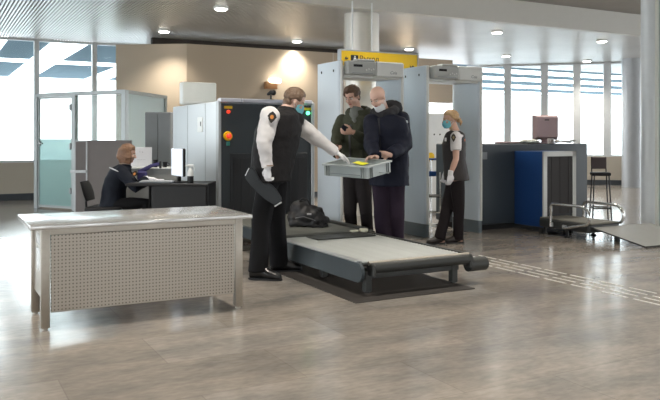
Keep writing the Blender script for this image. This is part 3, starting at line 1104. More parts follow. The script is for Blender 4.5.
mo = small('desk_monitor', 'slim white and black monitor turned sideways on black desk', 'monitor', 177, 180, 9.02, DZ, math.radians(-62))
MB().box((0, 0, 0.245), (0.42, 0.022, 0.33), 0, 0.006).build('screen', screen_m, mo)
MB().box((0, 0.027, 0.245), (0.43, 0.035, 0.34), 0, 0.01).build('back_shell', black_m, mo)
MB().box((0, 0.03, 0.06), (0.05, 0.03, 0.12)).box((0, 0.02, 0.008), (0.22, 0.16, 0.016), 0, 0.006).build('stand', black_m, mo)
sb = small('spray_bottle', 'white and black trigger spray bottle beside monitor on desk', 'bottle', 190.5, 180, 8.86, DZ)
MB().limb([(0, 0, 0.0), (0, 0, 0.02), (0, 0, 0.085)], [0.036, 0.038, 0.038], 20, False).build('lower_label', black_m, sb)
MB().limb([(0, 0, 0.085), (0, 0, 0.14), (0, 0, 0.165), (0, 0, 0.185)], [0.038, 0.036, 0.022, 0.014], 20, False).build('bottle_body', white_p, sb)
MB().box((0.005, 0, 0.205), (0.075, 0.028, 0.035), 0, 0.008).limb([(0.03, 0, 0.195), (0.045, 0, 0.175), (0.045, 0, 0.155)], [0.008, 0.006, 0.005], 8).limb([(-0.03, 0, 0.21), (-0.055, 0, 0.205)], [0.012, 0.008], 8).build('trigger_head', white_p, sb)
kb = small('keyboard', 'grey keyboard lying on black desk left of the monitor', 'keyboard', 157, 183, 8.90, DZ, 0.05)
MB().box((0, 0, 0.012), (0.40, 0.15, 0.022), 0, 0.006).build('case', mat('keyboard_grey', (0.22, 0.24, 0.26), 0.5), kb)
f = MB()
for i in range(12):
    for j in range(4):
        f.box((-0.17 + i * 0.031, -0.05 + j * 0.033, 0.026), (0.026, 0.027, 0.008), 0, 0.003)
f.build('keys', mat('keys_pale', (0.36, 0.38, 0.40), 0.5), kb)
pr = small('paper_stack', 'pale paper sheets on black desk under the woman glove', 'papers', 152, 183, 9.16, DZ, 0.2)
f = MB()
for k in range(5):
    f.box((0.006 * k, 0.004 * k, 0.003 + 0.005 * k), (0.24, 0.18, 0.0035), 0.05 * (k % 3))
f.build('sheets', paper_m, pr)
nt_ = small('white_notice', 'white paper notice leaning on shelf unit behind woman', 'notice', 141.5, 159, 9.62, 0.92)
q = at(141.5, 151, 9.62)
MB().box((0, 0, 0.135), (0.27, 0.012, 0.25), 0, 0.002).build('sheet', paper_m, nt_)
text_mesh('I · a', 0.03, logo_grey, 'lettering', nt_, (0.0, -0.008, 0.20), (PI / 2, 0, 0), 0.0005)
text_mesh('— — —', 0.03, logo_grey, 'lettering', nt_, (0.0, -0.008, 0.10), (PI / 2, 0, 0), 0.0005)
tp = small('purple_stand', 'dark purple angled stand reaching right beside the woman arm', 'stand', 147, 176, 9.40, DZ)
f = MB().limb([(-0.10, 0, 0.10), (0.05, 0, 0.185), (0.17, 0, 0.215)], [(0.035, 0.02), (0.022, 0.018), (0.02, 0.016)], 8, False)
f.build('arm', purple_m, tp)
MB().box((0.17, 0, 0.20), (0.02, 0.05, 0.09), 0, 0.004).build('end_plate', black_m, tp)
MB().box((-0.06, 0, 0.06), (0.12, 0.08, 0.12), 0, 0.02).build('base', purple_m, tp)
for i, (px, lab) in enumerate(((155.5, 'black small cup on shelf unit, left one of two'), (165, 'black small cup on shelf unit, right one beside the monitor'))):
    cu = small('desk_cup', lab, 'cup', px, 168, 9.60, 0.92)
    MB().limb([(0, 0, 0), (0, 0, 0.07 + 0.03 * (1 - i))], [0.026, 0.032], 16, False).build('cup_body', black_m, cu)
    MB().tube([(0.03, 0, 0.02), (0.055, 0, 0.03), (0.055, 0, 0.05), (0.03, 0, 0.06)], 0.005, 8).build('handle', black_m, cu)

# office chair
oc = thing('office_chair', 'black office chair under the seated woman', 'chair', ground(108, 138 + CH * FPX / 9.25), 0)
MB().box((0, 0, 0.42), (0.46, 0.46, 0.07), 0, 0.03, seg=3).build('seat', black_m, oc)
bk = MB()
secs = []
for z, x_, w in ((0.52, -0.22, 0.17), (0.60, -0.24, 0.20), (0.70, -0.27, 0.19), (0.76, -0.30, 0.15)):
    secs.append((V((x_, 0, z)), V((0.022, 0, 0.006)), V((0, w, 0))))
bk.loft(secs, 16).build('backrest', black_m, oc)
MB().tube([(-0.15, 0, 0.40), (-0.27, 0, 0.42), (-0.28, 0, 0.6)], 0.018).build('back_support', black_m, oc)
MB().cyl((0, 0, 0.10), (0, 0, 0.39), 0.025).build('gas_lift', chrome, oc)
f = MB()
for k in range(5):
    a = k * 2 * PI / 5
    f.limb([(0, 0, 0.11), (0.27 * math.cos(a), 0.27 * math.sin(a), 0.07)], [0.025, 0.016], 8)
bs = f.build('star_base', black_m, oc)
for k in range(5):
    a = k * 2 * PI / 5
    x_, y_ = 0.27 * math.cos(a), 0.27 * math.sin(a)
    MB().cyl((x_ - 0.02, y_, 0.03), (x_ + 0.02, y_, 0.03), 0.03, n=16).build('caster', black_m, bs)

# things glimpsed through the right gate
q = at(438, 150, 12.6)
wc = thing('white_machine', 'tall white machine with yellow sticker seen through right gate', 'machine', (q.x, 12.6, 0), R0)
B(-0.42, 0.42, 0, 0.6, 0.05, 1.72, 0.02).build('body', mat('machine_white', (0.78, 0.80, 0.80), 0.4), wc)
B(-0.42, 0.42, 0.0, 0.6, 0, 0.05).build('plinth', midgrey_m, wc)
MB().cyl((-0.15, -0.006, 0.98), (-0.15, 0, 0.98), 0.075).build('yellow_sticker', yellow_m, wc)
for k in range(3):
    MB().cyl((-0.20 + 0.12 * k, -0.006, 1.36), (-0.20 + 0.12 * k, 0, 1.36), 0.014, n=10).build('dot', black_m, wc)
B(-0.41, 0.41, -0.004, 0, 0.30, 0.31).build('seam', midgrey_m, wc)
q = at(436, 187, 11.3)
br_ = thing('blue_barrier', 'blue barrier rail seen through the right gate', 'barrier', (q.x + 0.15, 11.3, 0), R0)
MB().box((0, 0, 0.76), (0.62, 0.04, 0.08), 0, 0.01).build('blue_beam', blue_m, br_)
MB().tube([(-0.3, 0, 0.98), (0.3, 0, 0.98)], 0.018).build('upper_rail', blue_m, br_)
f = MB()
for xx in (-0.28, 0.05, 0.28):
    f.tube([(xx, 0, 0.02), (xx, 0, 0.98)], 0.014)
    f.box((xx, 0, 0.01), (0.05, 0.3, 0.02))
f.build('post', chrome, br_)
q = V(((437 - 330) * 10.75 / FPX - 0.12, 10.55, 0))
wh = thing('wheelchair', 'folded wheelchair with dark wheel behind the woman guard legs', 'wheelchair', (q.x + 0.06, q.y + 0.16, 0), R0 + 0.9)
wh.scale = (0.85, 0.85, 0.9)
for sy in (-0.16, 0.16):
    pts = [(0.24 * math.cos(a * PI / 12), sy, 0.25 + 0.24 * math.sin(a * PI / 12)) for a in range(25)]
    w_ = MB().tube(pts, 0.014, 8).build('wheel', rubber, wh)
    f = MB()
    for k in range(8):
        a = k * PI / 4
        f.tube([(0, sy, 0.25), (0.23 * math.cos(a), sy, 0.25 + 0.23 * math.sin(a))], 0.003, 5)
    f.build('spokes', chrome, w_)
f = MB()
for sy in (-0.12, 0.12):
    f.tube([(-0.1, sy, 0.9), (-0.05, sy, 0.5), (0.3, sy, 0.48), (0.36, sy, 0.12)], 0.012, 8)
    f.tube([(-0.05, sy, 0.5), (0, sy, 0.25), (0.3, sy, 0.25)], 0.012, 8)
f.tube([(0, -0.16, 0.25), (0, 0.16, 0.25)], 0.012, 8)
f.build('frame', chrome, wh)
B(-0.05, 0.3, -0.11, 0.11, 0.49, 0.52, 0.01).build('seat', black_m, wh)

#==PEOPLE
skin_m = mat('skin_fair', (0.54, 0.33, 0.25), 0.5, 0, 0.08, 20)
skin_pale = mat('skin_pale', (0.60, 0.39, 0.31), 0.45, 0, 0.06, 20)
lip_m = mat('lips', (0.34, 0.11, 0.09), 0.5)
eye_w = mat('eye_white', (0.6, 0.58, 0.55), 0.3)
eye_d = mat('eye_dark', (0.03, 0.025, 0.02), 0.2)
hair_brown = mat('hair_brown', (0.085, 0.045, 0.025), 0.55, 0, 0.35, 60, 0.4)
hair_light = mat('hair_grey_brown', (0.15, 0.095, 0.06), 0.55, 0, 0.35, 60, 0.4)
hair_blond = mat('hair_blond', (0.46, 0.30, 0.15), 0.5, 0, 0.3, 60, 0.4)
hair_red = mat('hair_auburn', (0.20, 0.105, 0.058), 0.5, 0, 0.35, 60, 0.4)
mask_blue = mat('mask_blue', (0.16, 0.50, 0.60), 0.7)
mask_white = mat('mask_white', (0.66, 0.70, 0.72), 0.7)
shirt_m = mat('white_shirt', (0.66, 0.64, 0.64), 0.75, 0, 0.04, 6, 1.6)
vest_m = mat('black_vest', (0.020, 0.019, 0.020), 0.65, 0, 0.2, 10, 1.6)
trouser_b = mat('black_trousers', (0.0105, 0.0105, 0.012), 0.75)
trouser_w = mat('black_brown_trousers', (0.014, 0.011, 0.012), 0.7)
glove_m = mat('white_glove', (0.72, 0.72, 0.74), 0.6)
shoe_m = mat('black_leather', (0.010, 0.010, 0.011), 0.28)
olive_m = mat('olive_jacket', (0.046, 0.050, 0.034), 0.7, 0, 0.3, 9, 1.6)
grey_hood = mat('grey_knit', (0.13, 0.14, 0.13), 0.85, 0, 0.15, 30)
jeans_m = mat('black_jeans', (0.020, 0.017, 0.018), 0.75)
navy_m = mat('navy_coat', (0.011, 0.013, 0.024), 0.6, 0, 0.2, 8, 1.6)
purple_tr = mat('aubergine_trousers', (0.028, 0.019, 0.032), 0.75)
jacket_w = mat('dark_navy_jacket', (0.013, 0.016, 0.024), 0.7, 0, 0.2, 8, 1.6)
patch_m = mat('patch_black', (0.02, 0.016, 0.014), 0.7)
patch_o = mat('patch_orange', (0.60, 0.22, 0.04), 0.6)
silver_tape = mat('silver_tape', (0.55, 0.57, 0.6), 0.4)

Z = V((0, 0, 1))
for m_ in (shirt_m, vest_m, trouser_b, trouser_w, olive_m, grey_hood, jeans_m, navy_m, purple_tr, jacket_w):
    m_.node_tree.nodes['Principled BSDF'].inputs['Specular IOR Level'].default_value = 0.12


def hframe(f, up=Z):
    f = V(f).normalized()
    l = V(up).cross(f).normalized()
    u = f.cross(l).normalized()
    return f, l, u


def hand(mb, w, d, n, side, curl=0.35, grow=0.0, sc=1.0, curls=None):
    """w wrist, d finger direction, n palm-facing normal, side vector sign towards the thumb"""
    d = V(d).normalized()
    n = V(n)
    n = (n - d * n.dot(d)).normalized()
    t = d.cross(n) * side
    g = grow
    mb.loft([(w - d * 0.03 * sc, t * (0.025 + g), n * (0.018 + g)), (w, t * (0.026 + g), n * (0.018 + g)), (w + d * 0.03 * sc, t * (0.036 + g), n * (0.017 + g)),
             (w + d * 0.065 * sc, t * (0.041 + g), n * (0.015 + g)), (w + d * 0.092 * sc, t * (0.039 + g), n * (0.012 + g))], 14)
    for i, (off, ln) in enumerate(((0.029, 0.072), (0.0095, 0.080), (-0.010, 0.075), (-0.029, 0.060))):
        c = curls[i] if curls else curl
        p = w + d * 0.086 * sc + t * off
        a = 0.12 + c * 0.5
        pts = [p]
        for j, fr_ in enumerate((0.45, 0.30, 0.25)):
            dd = d * math.cos(a) + n * math.sin(a) + t * off * 1.6
            p = p + dd.normalized() * ln * fr_ * sc
            pts.append(p)
            a += c * 0.9
        mb.limb(pts, [0.0098 + g, 0.009 + g, 0.0082 + g, 0.007 + g], 8)
    p = w + d * 0.022 * sc + t * 0.026
    pts = [p, p + (d * 0.55 + t * 0.7 + n * 0.25).normalized() * 0.042 * sc]
    pts.append(pts[-1] + (d * 0.85 + t * 0.3 + n * (0.2 + curl * 0.4)).normalized() * 0.032 * sc)
    pts.append(pts[-1] + (d * 0.9 + t * 0.0 + n * (0.25 + curl * 0.5)).normalized() * 0.025 * sc)
    mb.limb(pts, [0.015 + g, 0.0125 + g, 0.011 + g, 0.0085 + g], 8)


def head(mb, c, F, L, U, s=1.0):
    def e(p, r, n=14, m=9):
        mb.ell(c + (F * p[0] + L * p[1] + U * p[2]) * s, F * r[0] * s, L * r[1] * s, U * r[2] * s, n, m)
    e((-0.008, 0, 0.032), (0.098, 0.076, 0.088), 18, 12)
    e((0.028, 0, -0.035), (0.066, 0.060, 0.078))
    e((0.062, 0, -0.093), (0.026, 0.028, 0.022))
    e((0.020, 0, -0.075), (0.060, 0.050, 0.035))
    e((0.076, 0, 0.022), (0.020, 0.050, 0.012))
    for sg_ in (-1, 1):
        e((0.060, sg_ * 0.034, -0.030), (0.030, 0.026, 0.026))
        e((0.078, sg_ * 0.031, 0.002), (0.013, 0.014, 0.010), 10, 6)
        e((-0.006, sg_ * 0.077, -0.010), (0.018, 0.009, 0.031), 10, 7)
        e((0.094, sg_ * 0.010, -0.033), (0.012, 0.008, 0.008), 8, 5)
    mb.limb([c + (F * 0.088 + U * 0.014) * s, c + (F * 0.103 + U * -0.012) * s, c + (F * 0.111 + U * -0.030) * s], [0.008 * s, 0.010 * s, 0.013 * s], 8)
    e((0.082, 0, -0.059), (0.013, 0.023, 0.006), 10, 6)
    e((0.080, 0, -0.069), (0.013, 0.020, 0.006), 10, 6)


def hair(c, F, L, U, s, fn, amp=0.004, n=56, m=40):
    """cap that follows the skull; fn(f, l, u) -> thickness above the skull (negative hides it inside)"""
    vs, fs = [], []
    for i in range(m + 1):
        ph = -PI / 2 + PI * i / m
        for k in range(n):
            th = 2 * PI * k / n
            d = (math.cos(ph) * math.cos(th), math.cos(ph) * math.sin(th), math.sin(ph))
            t = fn(*d)
            if t > 0:
                t += amp * noise.noise(V(d) * 9) + amp * 0.7 * noise.noise(V((d[0] * 4, d[1] * 26, d[2] * 6)))
            p = V((-0.008, 0, 0.032)) + V((d[0] * (0.098 + t), d[1] * (0.076 + t), d[2] * (0.088 + t)))
            vs.append(c + (F * p.x + L * p.y + U * p.z) * s)
    for i in range(m):
        for k in range(n):
            k2 = (k + 1) % n
            fs.append([i * n + k, i * n + k2, (i + 1) * n + k2, (i + 1) * n + k])
    return MB().add(vs, fs)


def paint_face(o, c, F, L, U, s, base, browmat, mouth=True):
    me = o.data
    me.materials.clear()
    for m_ in (base, eye_w, eye_d, browmat, lip_m):
        me.materials.append(m_)
    for p in me.polygons:
        q = p.center - c
        if q.length > 0.14:
            continue
        x_, y_, z_ = q.dot(F) / s, q.dot(L) / s, q.dot(U) / s
        ay = abs(y_)
        if x_ > 0.066 and abs(ay - 0.031) < 0.0135 and abs(z_ - 0.0015) < 0.0055:
            p.material_index = 2 if abs(ay - 0.031) < 0.006 else 1
        elif x_ > 0.055 and 0.014 < ay < 0.048 and 0.017 < z_ < 0.026:
            p.material_index = 3
        elif mouth and x_ > 0.082 and ay < 0.022 and -0.071 < z_ < -0.055:
            p.material_index = 4


def torso_secs(J, g=0.0, zlo=None, k=1.0):
    """J: dict with pelvis, waist, chest, shoulder, neckbase centres, side vector Ls and widths"""
    secs = []
    for key, w, d in J['torso']:
        c, Lv, Fv = key
        secs.append((c, Lv * (w + g), Fv * (d + g)))
    return secs


def DP(J, i):
    return J.get('d', (1, 1, 1, 1))[i]


def person(name, label, root, J, skin, browm, s=1.0, mouth=True, skin_vox=0.0068):
    """builds the continuous body; returns root and head frame"""
    P_ = thing(name, label, 'person', root)
    r = V(root)
    mb = MB()
    F, L, U = hframe(J['face'], J.get('hup', Z))
    hc = J['head'] - r
    head(mb, hc, F, L, U, s)
    nb = J['neck'] - r
    jaw = hc + (-F * 0.022 - U * 0.06) * s
    mb.limb([nb - Z * 0.04, nb, jaw, hc], [0.075 * s, 0.060 * s, 0.053 * s, 0.05 * s], 14)
    T = J['trunk']
    Lb, Fb = J['L'], J['F']
    w = J['w']
    mb.loft([(T[0] - r - Z * 0.06, Lb * w[0] * 0.68, Fb * 0.085), (T[0] - r, Lb * w[0] * 0.9, Fb * 0.11 * DP(J, 0)), (T[1] - r, Lb * w[1] * 0.93, Fb * 0.107 * DP(J, 1)), (T[2] - r, Lb * w[2] * 0.93, Fb * 0.115 * DP(J, 2)),
             (T[3] - r, Lb * w[3] * 0.82, Fb * 0.095 * DP(J, 3)), (nb - Z * 0.005, Lb * 0.075, Fb * 0.07)], 20)
    for sd in ('R', 'L'):
        sh, el_, wr_ = (J[q + sd] - r for q in ('sh', 'el', 'wr'))
        mid = (el_ * 0.6 + wr_ * 0.4)
        mb.limb([sh, sh * 0.45 + el_ * 0.55, el_, mid, wr_], [0.055 * s, 0.046 * s, 0.040 * s, 0.040 * s, 0.026 * s], 12)
        hd_, hn_, hs_, hcurl = J['hand' + sd]
        hand(mb, wr_, hd_, hn_, hs_, hcurl, 0.0, s)
        hp, kn, an = (J[q + sd] - r for q in ('hip', 'kn', 'an'))
        mb.limb([hp, hp * 0.5 + kn * 0.5, kn, kn * 0.6 + an * 0.4, an], [0.088 * s, 0.075 * s, 0.056 * s, 0.055 * s, 0.038 * s], 12)
        td = V(J['toe' + sd]).normalized()
        mb.limb([an - Z * 0.035 - td * 0.04, an - Z * 0.045 + td * 0.12], [0.032, 0.026], 10)
    o = mb.build('body', skin, P_, remesh=skin_vox, sm=2)
    paint_face(o, hc, F, L, U, s, skin, browm, mouth)
    return P_, hc, F, L, U


def rel(J, r, key):
    return J[key] - V(r)


def trousers(P_, r, J, m, g=0.018, vox=0.012, thigh=0.098, cuff=0.075, wr=(0.006, 9, 5)):
    r = V(r)
    mb = MB()
    Lb, Fb = J['L'], J['F']
    w = J['w']
    T = J['trunk']
    mb.loft([(T[0] - r - Z * 0.09, Lb * w[0] * 0.8, Fb * 0.11), (T[0] - r, Lb * (w[0] + g), Fb * (0.125 * DP(J, 0) + g)), (T[0] * 0.4 + T[1] * 0.6 - r, Lb * (w[1] + g), Fb * (0.115 + g))], 20)
    for sd in ('R', 'L'):
        hp, kn, an = (J[q + sd] - r for q in ('hip', 'kn', 'an'))
        up = (kn - an).normalized()
        mb.limb([hp, hp * 0.5 + kn * 0.5, kn, kn * 0.5 + an * 0.5, an + up * 0.005, an - up * 0.022],
                [thigh, thigh * 0.9, cuff * 1.02, cuff * 0.96, cuff * 1.0, cuff * 1.03], 14, False)
    return mb.build('trousers', m, P_, remesh=vox, wr=wr, sm=2)


def shoes(P_, r, J, m, s=1.0):
    r = V(r)
    for sd in ('R', 'L'):
        an = J['an' + sd] - r
        f = V(J['toe' + sd]).normalized()
        l = Z.cross(f)
        g0 = V((an.x, an.y, J.get('gz' + sd, 0.0)))
        mb = MB()
        secs = []
        for x_, w_, h_ in ((-0.075, 0.020, 0.03), (-0.065, 0.033, 0.055), (-0.02, 0.039, 0.062), (0.04, 0.040, 0.052), (0.10, 0.046, 0.036), (0.155, 0.043, 0.028), (0.185, 0.030, 0.022), (0.195, 0.014, 0.013)):
            secs.append((g0 + f * x_ * s + Z * (h_ * s * 1.12 + 0.006), l * w_ * s, Z * h_ * s * 1.12))
        mb.loft(secs, 16)
        mb.limb([g0 + Z * 0.06, an + Z * 0.02], [0.045, 0.045], 12)
        o = mb.build('shoe', m, P_, remesh=0.007, sm=1)
        sl = MB()
        poly = [(-0.08, -0.02), (-0.06, -0.035), (0.04, -0.038), (0.10, -0.046), (0.16, -0.042), (0.195, -0.02), (0.20, 0.0), (0.195, 0.02), (0.16, 0.042), (0.10, 0.046), (0.04, 0.038), (-0.06, 0.035), (-0.08, 0.02)]
        M_ = Matrix(((f.x, l.x, 0, g0.x), (f.y, l.y, 0, g0.y), (0, 0, 1, g0.z + 0.001), (0, 0, 0, 1)))
        sl.prism([(a * s, b * s) for a, b in poly], 0.016, M_)
        sl.build('sole', rubber, o)


def sleeves(mb, r, J, g=0.02, frac=1.0, sides='RL', top=0.068, cuff=0.045):
    r = V(r)
    for sd in sides:
        sh, el_, wr_ = (J[q + sd] - r for q in ('sh', 'el', 'wr'))
        if frac >= 1:
            mid = el_ * 0.5 + wr_ * 0.5
            mb.limb([sh, sh * 0.5 + el_ * 0.5, el_, mid, wr_ * 0.97 + el_ * 0.03], [top, top * 0.9, (top + cuff) * 0.5, cuff * 1.12, cuff], 16, False)
        else:
            e_ = sh * (1 - frac) + el_ * frac
            mb.limb([sh, sh * 0.4 + e_ * 0.6, e_], [top, top * 0.95, top * 0.92], 16, False)
        mb.ell(sh, (top, top, top), n=14, m=8)


def torso_cloth(mb, r, J, g=0.022, hem=0.08, flare=0.0, neck=0.075, shoulder=0.0):
    r = V(r)
    T = J['trunk']
    Lb, Fb = J['L'], J['F']
    w = J['w']
    nb = J['neck'] - r
    up = (T[1] - T[0]).normalized()
    mb.loft([(T[0] - r - up * hem, Lb * (w[0] + g + flare), Fb * (0.125 * DP(J, 0) + g + flare)), (T[0] - r, Lb * (w[0] + g + flare * 0.5), Fb * (0.128 * DP(J, 0) + g)),
             (T[1] - r, Lb * (w[1] + g), Fb * (0.118 * DP(J, 1) + g)), (T[2] - r, Lb * (w[2] + g), Fb * (0.128 * DP(J, 2) + g)),
             (T[3] - r, Lb * (w[3] + g * 0.6 + shoulder), Fb * (0.108 * DP(J, 3) + g * 0.7)), (T[3] * 0.45 + J['neck'] * 0.55 - r, Lb * (w[3] * 0.62 + g * 0.8), Fb * (0.085 + g)), (nb + up * 0.005, Lb * neck, Fb * neck * 0.95)], 24)


def mask(P_, hc, F, L, U, s, m, drop=0.0, under=False):
    mb = MB()
    n, k_ = 22, 12
    vs, fs = [], []
    for side in (0, 1):
        for i in range(k_ + 1):
            for j in range(n + 1):
                a = -1.25 + 2.5 * j / n
                t = i / k_
                z_ = -0.108 + 0.104 * t - drop
                rx = 0.095 + 0.022 * math.sin(PI * min(1, t * 1.05)) * math.cos(a) ** 2 + 0.012 * t * math.cos(a) ** 6
                if under:
                    rx -= 0.022
                ry = 0.070
                off = 0.0 if side else 0.004
                pl = 0.0015 * math.sin(t * 22)
                x_ = math.cos(a) * (rx + pl - off) + 0.0
                y_ = math.sin(a) * (ry - off)
                if abs(a) > 0.9:
                    z_ = z_ * (1 - (abs(a) - 0.9) * 1.2) + (-0.055 - drop) * (abs(a) - 0.9) * 1.2
                vs.append(hc + (F * x_ + L * y_ + U * z_) * s)
    c0 = (k_ + 1) * (n + 1)
    for side in (0, 1):
        for i in range(k_):
            for j in range(n):
                q = [side * c0 + i * (n + 1) + j, side * c0 + i * (n + 1) + j + 1, side * c0 + (i + 1) * (n + 1) + j + 1, side * c0 + (i + 1) * (n + 1) + j]
                fs.append(q if side else q[::-1])
    rim = [i * (n + 1) for i in range(k_ + 1)] + [k_ * (n + 1) + j for j in range(1, n + 1)] + [i * (n + 1) + n for i in range(k_ - 1, -1, -1)] + [j for j in range(n - 1, 0, -1)]
    for a in range(len(rim)):
        b = (a + 1) % len(rim)
        fs.append([rim[a], rim[b], rim[b] + c0, rim[a] + c0])
    o = mb.add(vs, fs).build('face_mask', m, P_)
    st_ = MB()
    for sg_ in (-1, 1):
        for z_ in (-0.035, -0.085):
            st_.tube([hc + (F * 0.035 + L * sg_ * 0.064 + U * (z_ - drop)) * s, hc + (F * 0.01 + L * sg_ * 0.074 + U * (z_ * 0.6 - drop * 0.6)) * s, hc + (F * -0.018 + L * sg_ * 0.084 + U * (-0.012 + z_ * 0.1)) * s], 0.002, 6)
    st_.build('ear_loops', mask_white, o)
    return o


def patch(P_, c, n, up, w, h, name='shoulder_patch', m1=None, m2=None):
    n = V(n).normalized()
    up = (V(up) - n * V(up).dot(n)).normalized()
    x_ = up.cross(n)
    M_ = Matrix(((x_.x, up.x, n.x, c.x), (x_.y, up.y, n.y, c.y), (x_.z, up.z, n.z, c.z), (0, 0, 0, 1)))
    poly = [(-w * 0.55, h * 0.55), (0, h * 0.9), (w * 0.55, h * 0.55), (w * 0.85, 0.05 * h), (w * 0.45, -h * 0.55), (0, -h), (-w * 0.45, -h * 0.55), (-w * 0.85, 0.05 * h)]
    o = MB().prism(poly, 0.008, M_ @ Matrix.Translation((0, 0, -0.004))).build(name, m1 or patch_m, P_)
    circ = [(w * 0.34 * math.cos(a * PI / 8), h * 0.34 * math.sin(a * PI / 8)) for a in range(16)]
    e_ = MB().prism(circ, 0.003, M_ @ Matrix.Translation((0, 0, 0.003))).build('emblem', m2 or patch_o, o)
    return o


def gloves(P_, r, J, sides, m, s=1.0, curl=None):
    for sd in sides:
        wr_ = J['wr' + sd] - V(r)
        hd_, hn_, hs_, hc_ = J['hand' + sd]
        mb = MB()
        hand(mb, wr_, hd_, hn_, hs_, hc_, 0.003, s)
        d = V(hd_).normalized()
        mb.limb([wr_ - d * 0.045, wr_ + d * 0.01], [0.033, 0.033], 12, False)
        mb.build('glove', m, P_, remesh=0.0055, sm=1)


def normalize_toes(J):
    return J


#==GUARD
Y = 7.0
F = V((math.cos(math.radians(22)), math.sin(math.radians(22)), 0))
L = Z.cross(F)
root = ground(268, 276)
J = dict(F=F, L=L, w=(0.175, 0.175, 0.185, 0.180), d=(1.25, 1.55, 1.45, 1.30),
         trunk=[at(271, 174, Y), at(274.5, 152, Y), at(278.5, 130, Y), at(281.5, 115, Y)],
         neck=at(286.5, 108.5, Y), head=at(294.5, 101.5, Y + 0.03),
         face=V((F.x, F.y - 0.12, -0.50)), hup=Z,
         shR=at(270, 116, Y - 0.20), elR=at(264, 142, Y - 0.27), wrR=at(267.5, 168, Y - 0.26),
         shL=at(291, 119, Y + 0.20), elL=at(316, 138, Y + 0.26), wrL=at(336.5, 152.5, Y + 0.30),
         handR=((0.02, 0, -1), (0.55, 0.8, 0), -1, 1.1), handL=((0.9, 0.1, -0.5), (-0.35, 0, -0.9), -1, 0.25),
         hipR=at(268, 181, Y - 0.08), knR=at(261, 224, Y - 0.12), anR=at(258.5, 268, Y - 0.20),
         hipL=at(276, 180, Y + 0.10), knL=at(276, 222, Y + 0.14), anL=at(279, 261, Y + 0.20),
         toeR=(0.93, -0.28, 0), toeL=(0.95, 0.1, 0))
J['anR'].z = 0.085
J['anL'].z = 0.085
gp, hc, hF, hL, hU = person('security_guard', 'male guard in white shirt and black vest, reaching towards a tray', root, J, skin_pale, hair_light, mouth=False)


def short_hair(back=-0.35, th=0.014, front=0.22):
    def fn(f, l, u):
        # hairline: high over the forehead, low at the nape, around the ears
        line = front if f > 0.45 else (front + (back - front) * min(1, (0.45 - f) / 0.9))
        if abs(l) > 0.6 and 0.5 > f > -0.25:
            line = min(line, -0.30)
        return th * min(1.0, (u - line) * 3.2) if u > line else -0.012
    return fn


hair(hc, hF, hL, hU, 1.0, short_hair(-0.62, 0.017, 0.50), 0.006).ell(hc - hF * 0.052 - hU * 0.030, hF * 0.054, hL * 0.066, hU * 0.062).build('hair', hair_light, gp, remesh=0.006, sm=2, wr=(0.0045, 45, 30))
mask(gp, hc, hF, hL, hU, 1.0, mask_blue)
trousers(gp, root, J, trouser_b, thigh=0.110, cuff=0.092, wr=(0.008, 8, 4))
shoes(gp, root, J, shoe_m, 1.16)
mb = MB()
torso_cloth(mb, root, J, 0.006, 0.02, neck=0.070, shoulder=-0.04)
sleeves(mb, root, J, top=0.092, cuff=0.052)
mb.build('shirt', shirt_m, gp, remesh=0.010, wr=(0.011, 8, 11), sm=2)
mb = MB()
torso_cloth(mb, root, J, 0.036, 0.07, 0.01, neck=0.088, shoulder=0.006)
mb.ell(at(291, 120, Y + 0.04) - V(root), (0.125, 0.13, 0.10))
mb.limb([J['neck'] - V(root) - Z * 0.03, J['neck'] - V(root) + Z * 0.02 + hF * 0.01], [0.088, 0.082], 18, False)
mb.build('vest', vest_m, gp, remesh=0.010, wr=(0.008, 7, 7), sm=3)
gloves(gp, root, J, 'RL', glove_m)
patch(gp, at(272, 117, Y - 0.298) - V(root), (-0.10, -1, 0.12), (0.15, 0, 1), 0.050, 0.058)
# band at the cuff
mb = MB()
w_ = J['wrR'] - V(root)
mb.limb([w_ + Z * 0.028, w_ + Z * 0.018], [0.054, 0.054], 16, False)
mb.build('cuff_band', mat('cuff_tan', (0.30, 0.20, 0.15), 0.6), gp)

# dark slate hand-held object in the guard's right hand
yo = Y - 0.20
pl = [(250.8, 166.5), (247, 171), (244.8, 177.5), (250, 184.5), (258, 193), (267, 200.5), (275.5, 205.5), (279.5, 204.5), (282.2, 199), (277.5, 191), (271.8, 184.5), (268, 183.2), (264.5, 184), (260.5, 180.5), (257, 174), (254.3, 168.8)]
c0 = at(264, 187, yo)
pw = [at(a, b, yo) - c0 for a, b in pl]
hp = thing('handheld_detector', 'dark slate curved paddle held low in the male guard gloved hand', 'hand scanner', c0, 0)
M_ = Matrix(((1, 0, 0, 0), (0, 0, -1, 0.022), (0, 1, 0, 0), (0, 0, 0, 1)))
b = bmesh.new()
vsx = [b.verts.new(M_ @ V((p.x, p.z, 0))) for p in pw]
f_ = b.faces.new(vsx)
ex = bmesh.ops.extrude_face_region(b, geom=[f_])
bmesh.ops.translate(b, vec=V((0, 0.045, 0)) * -1, verts=[v for v in ex['geom'] if isinstance(v, bmesh.types.BMVert)])
bmesh.ops.recalc_face_normals(b, faces=b.faces)
bmesh.ops.bevel(b, geom=[e for e in b.edges], offset=0.008, segments=2, affect='EDGES')
MB().bm(b).build('paddle', mat('paddle_slate', (0.014, 0.018, 0.022), 0.45), hp)
a_, b_ = at(274.8, 206.2, yo) - c0, at(281.8, 202.0, yo) - c0
MB().tube([a_ + V((0, -0.028, 0)), b_ + V((0, -0.028, 0))], 0.006, 8).build('light_end_trim', silver_tape, hp)
a_, b_ = at(249.3, 168, yo) - c0, at(245.6, 175.5, yo) - c0
MB().tube([a_ + V((0, -0.026, 0)), b_ + V((0, -0.026, 0))], 0.004, 8).build('light_end_trim', silver_tape, hp)

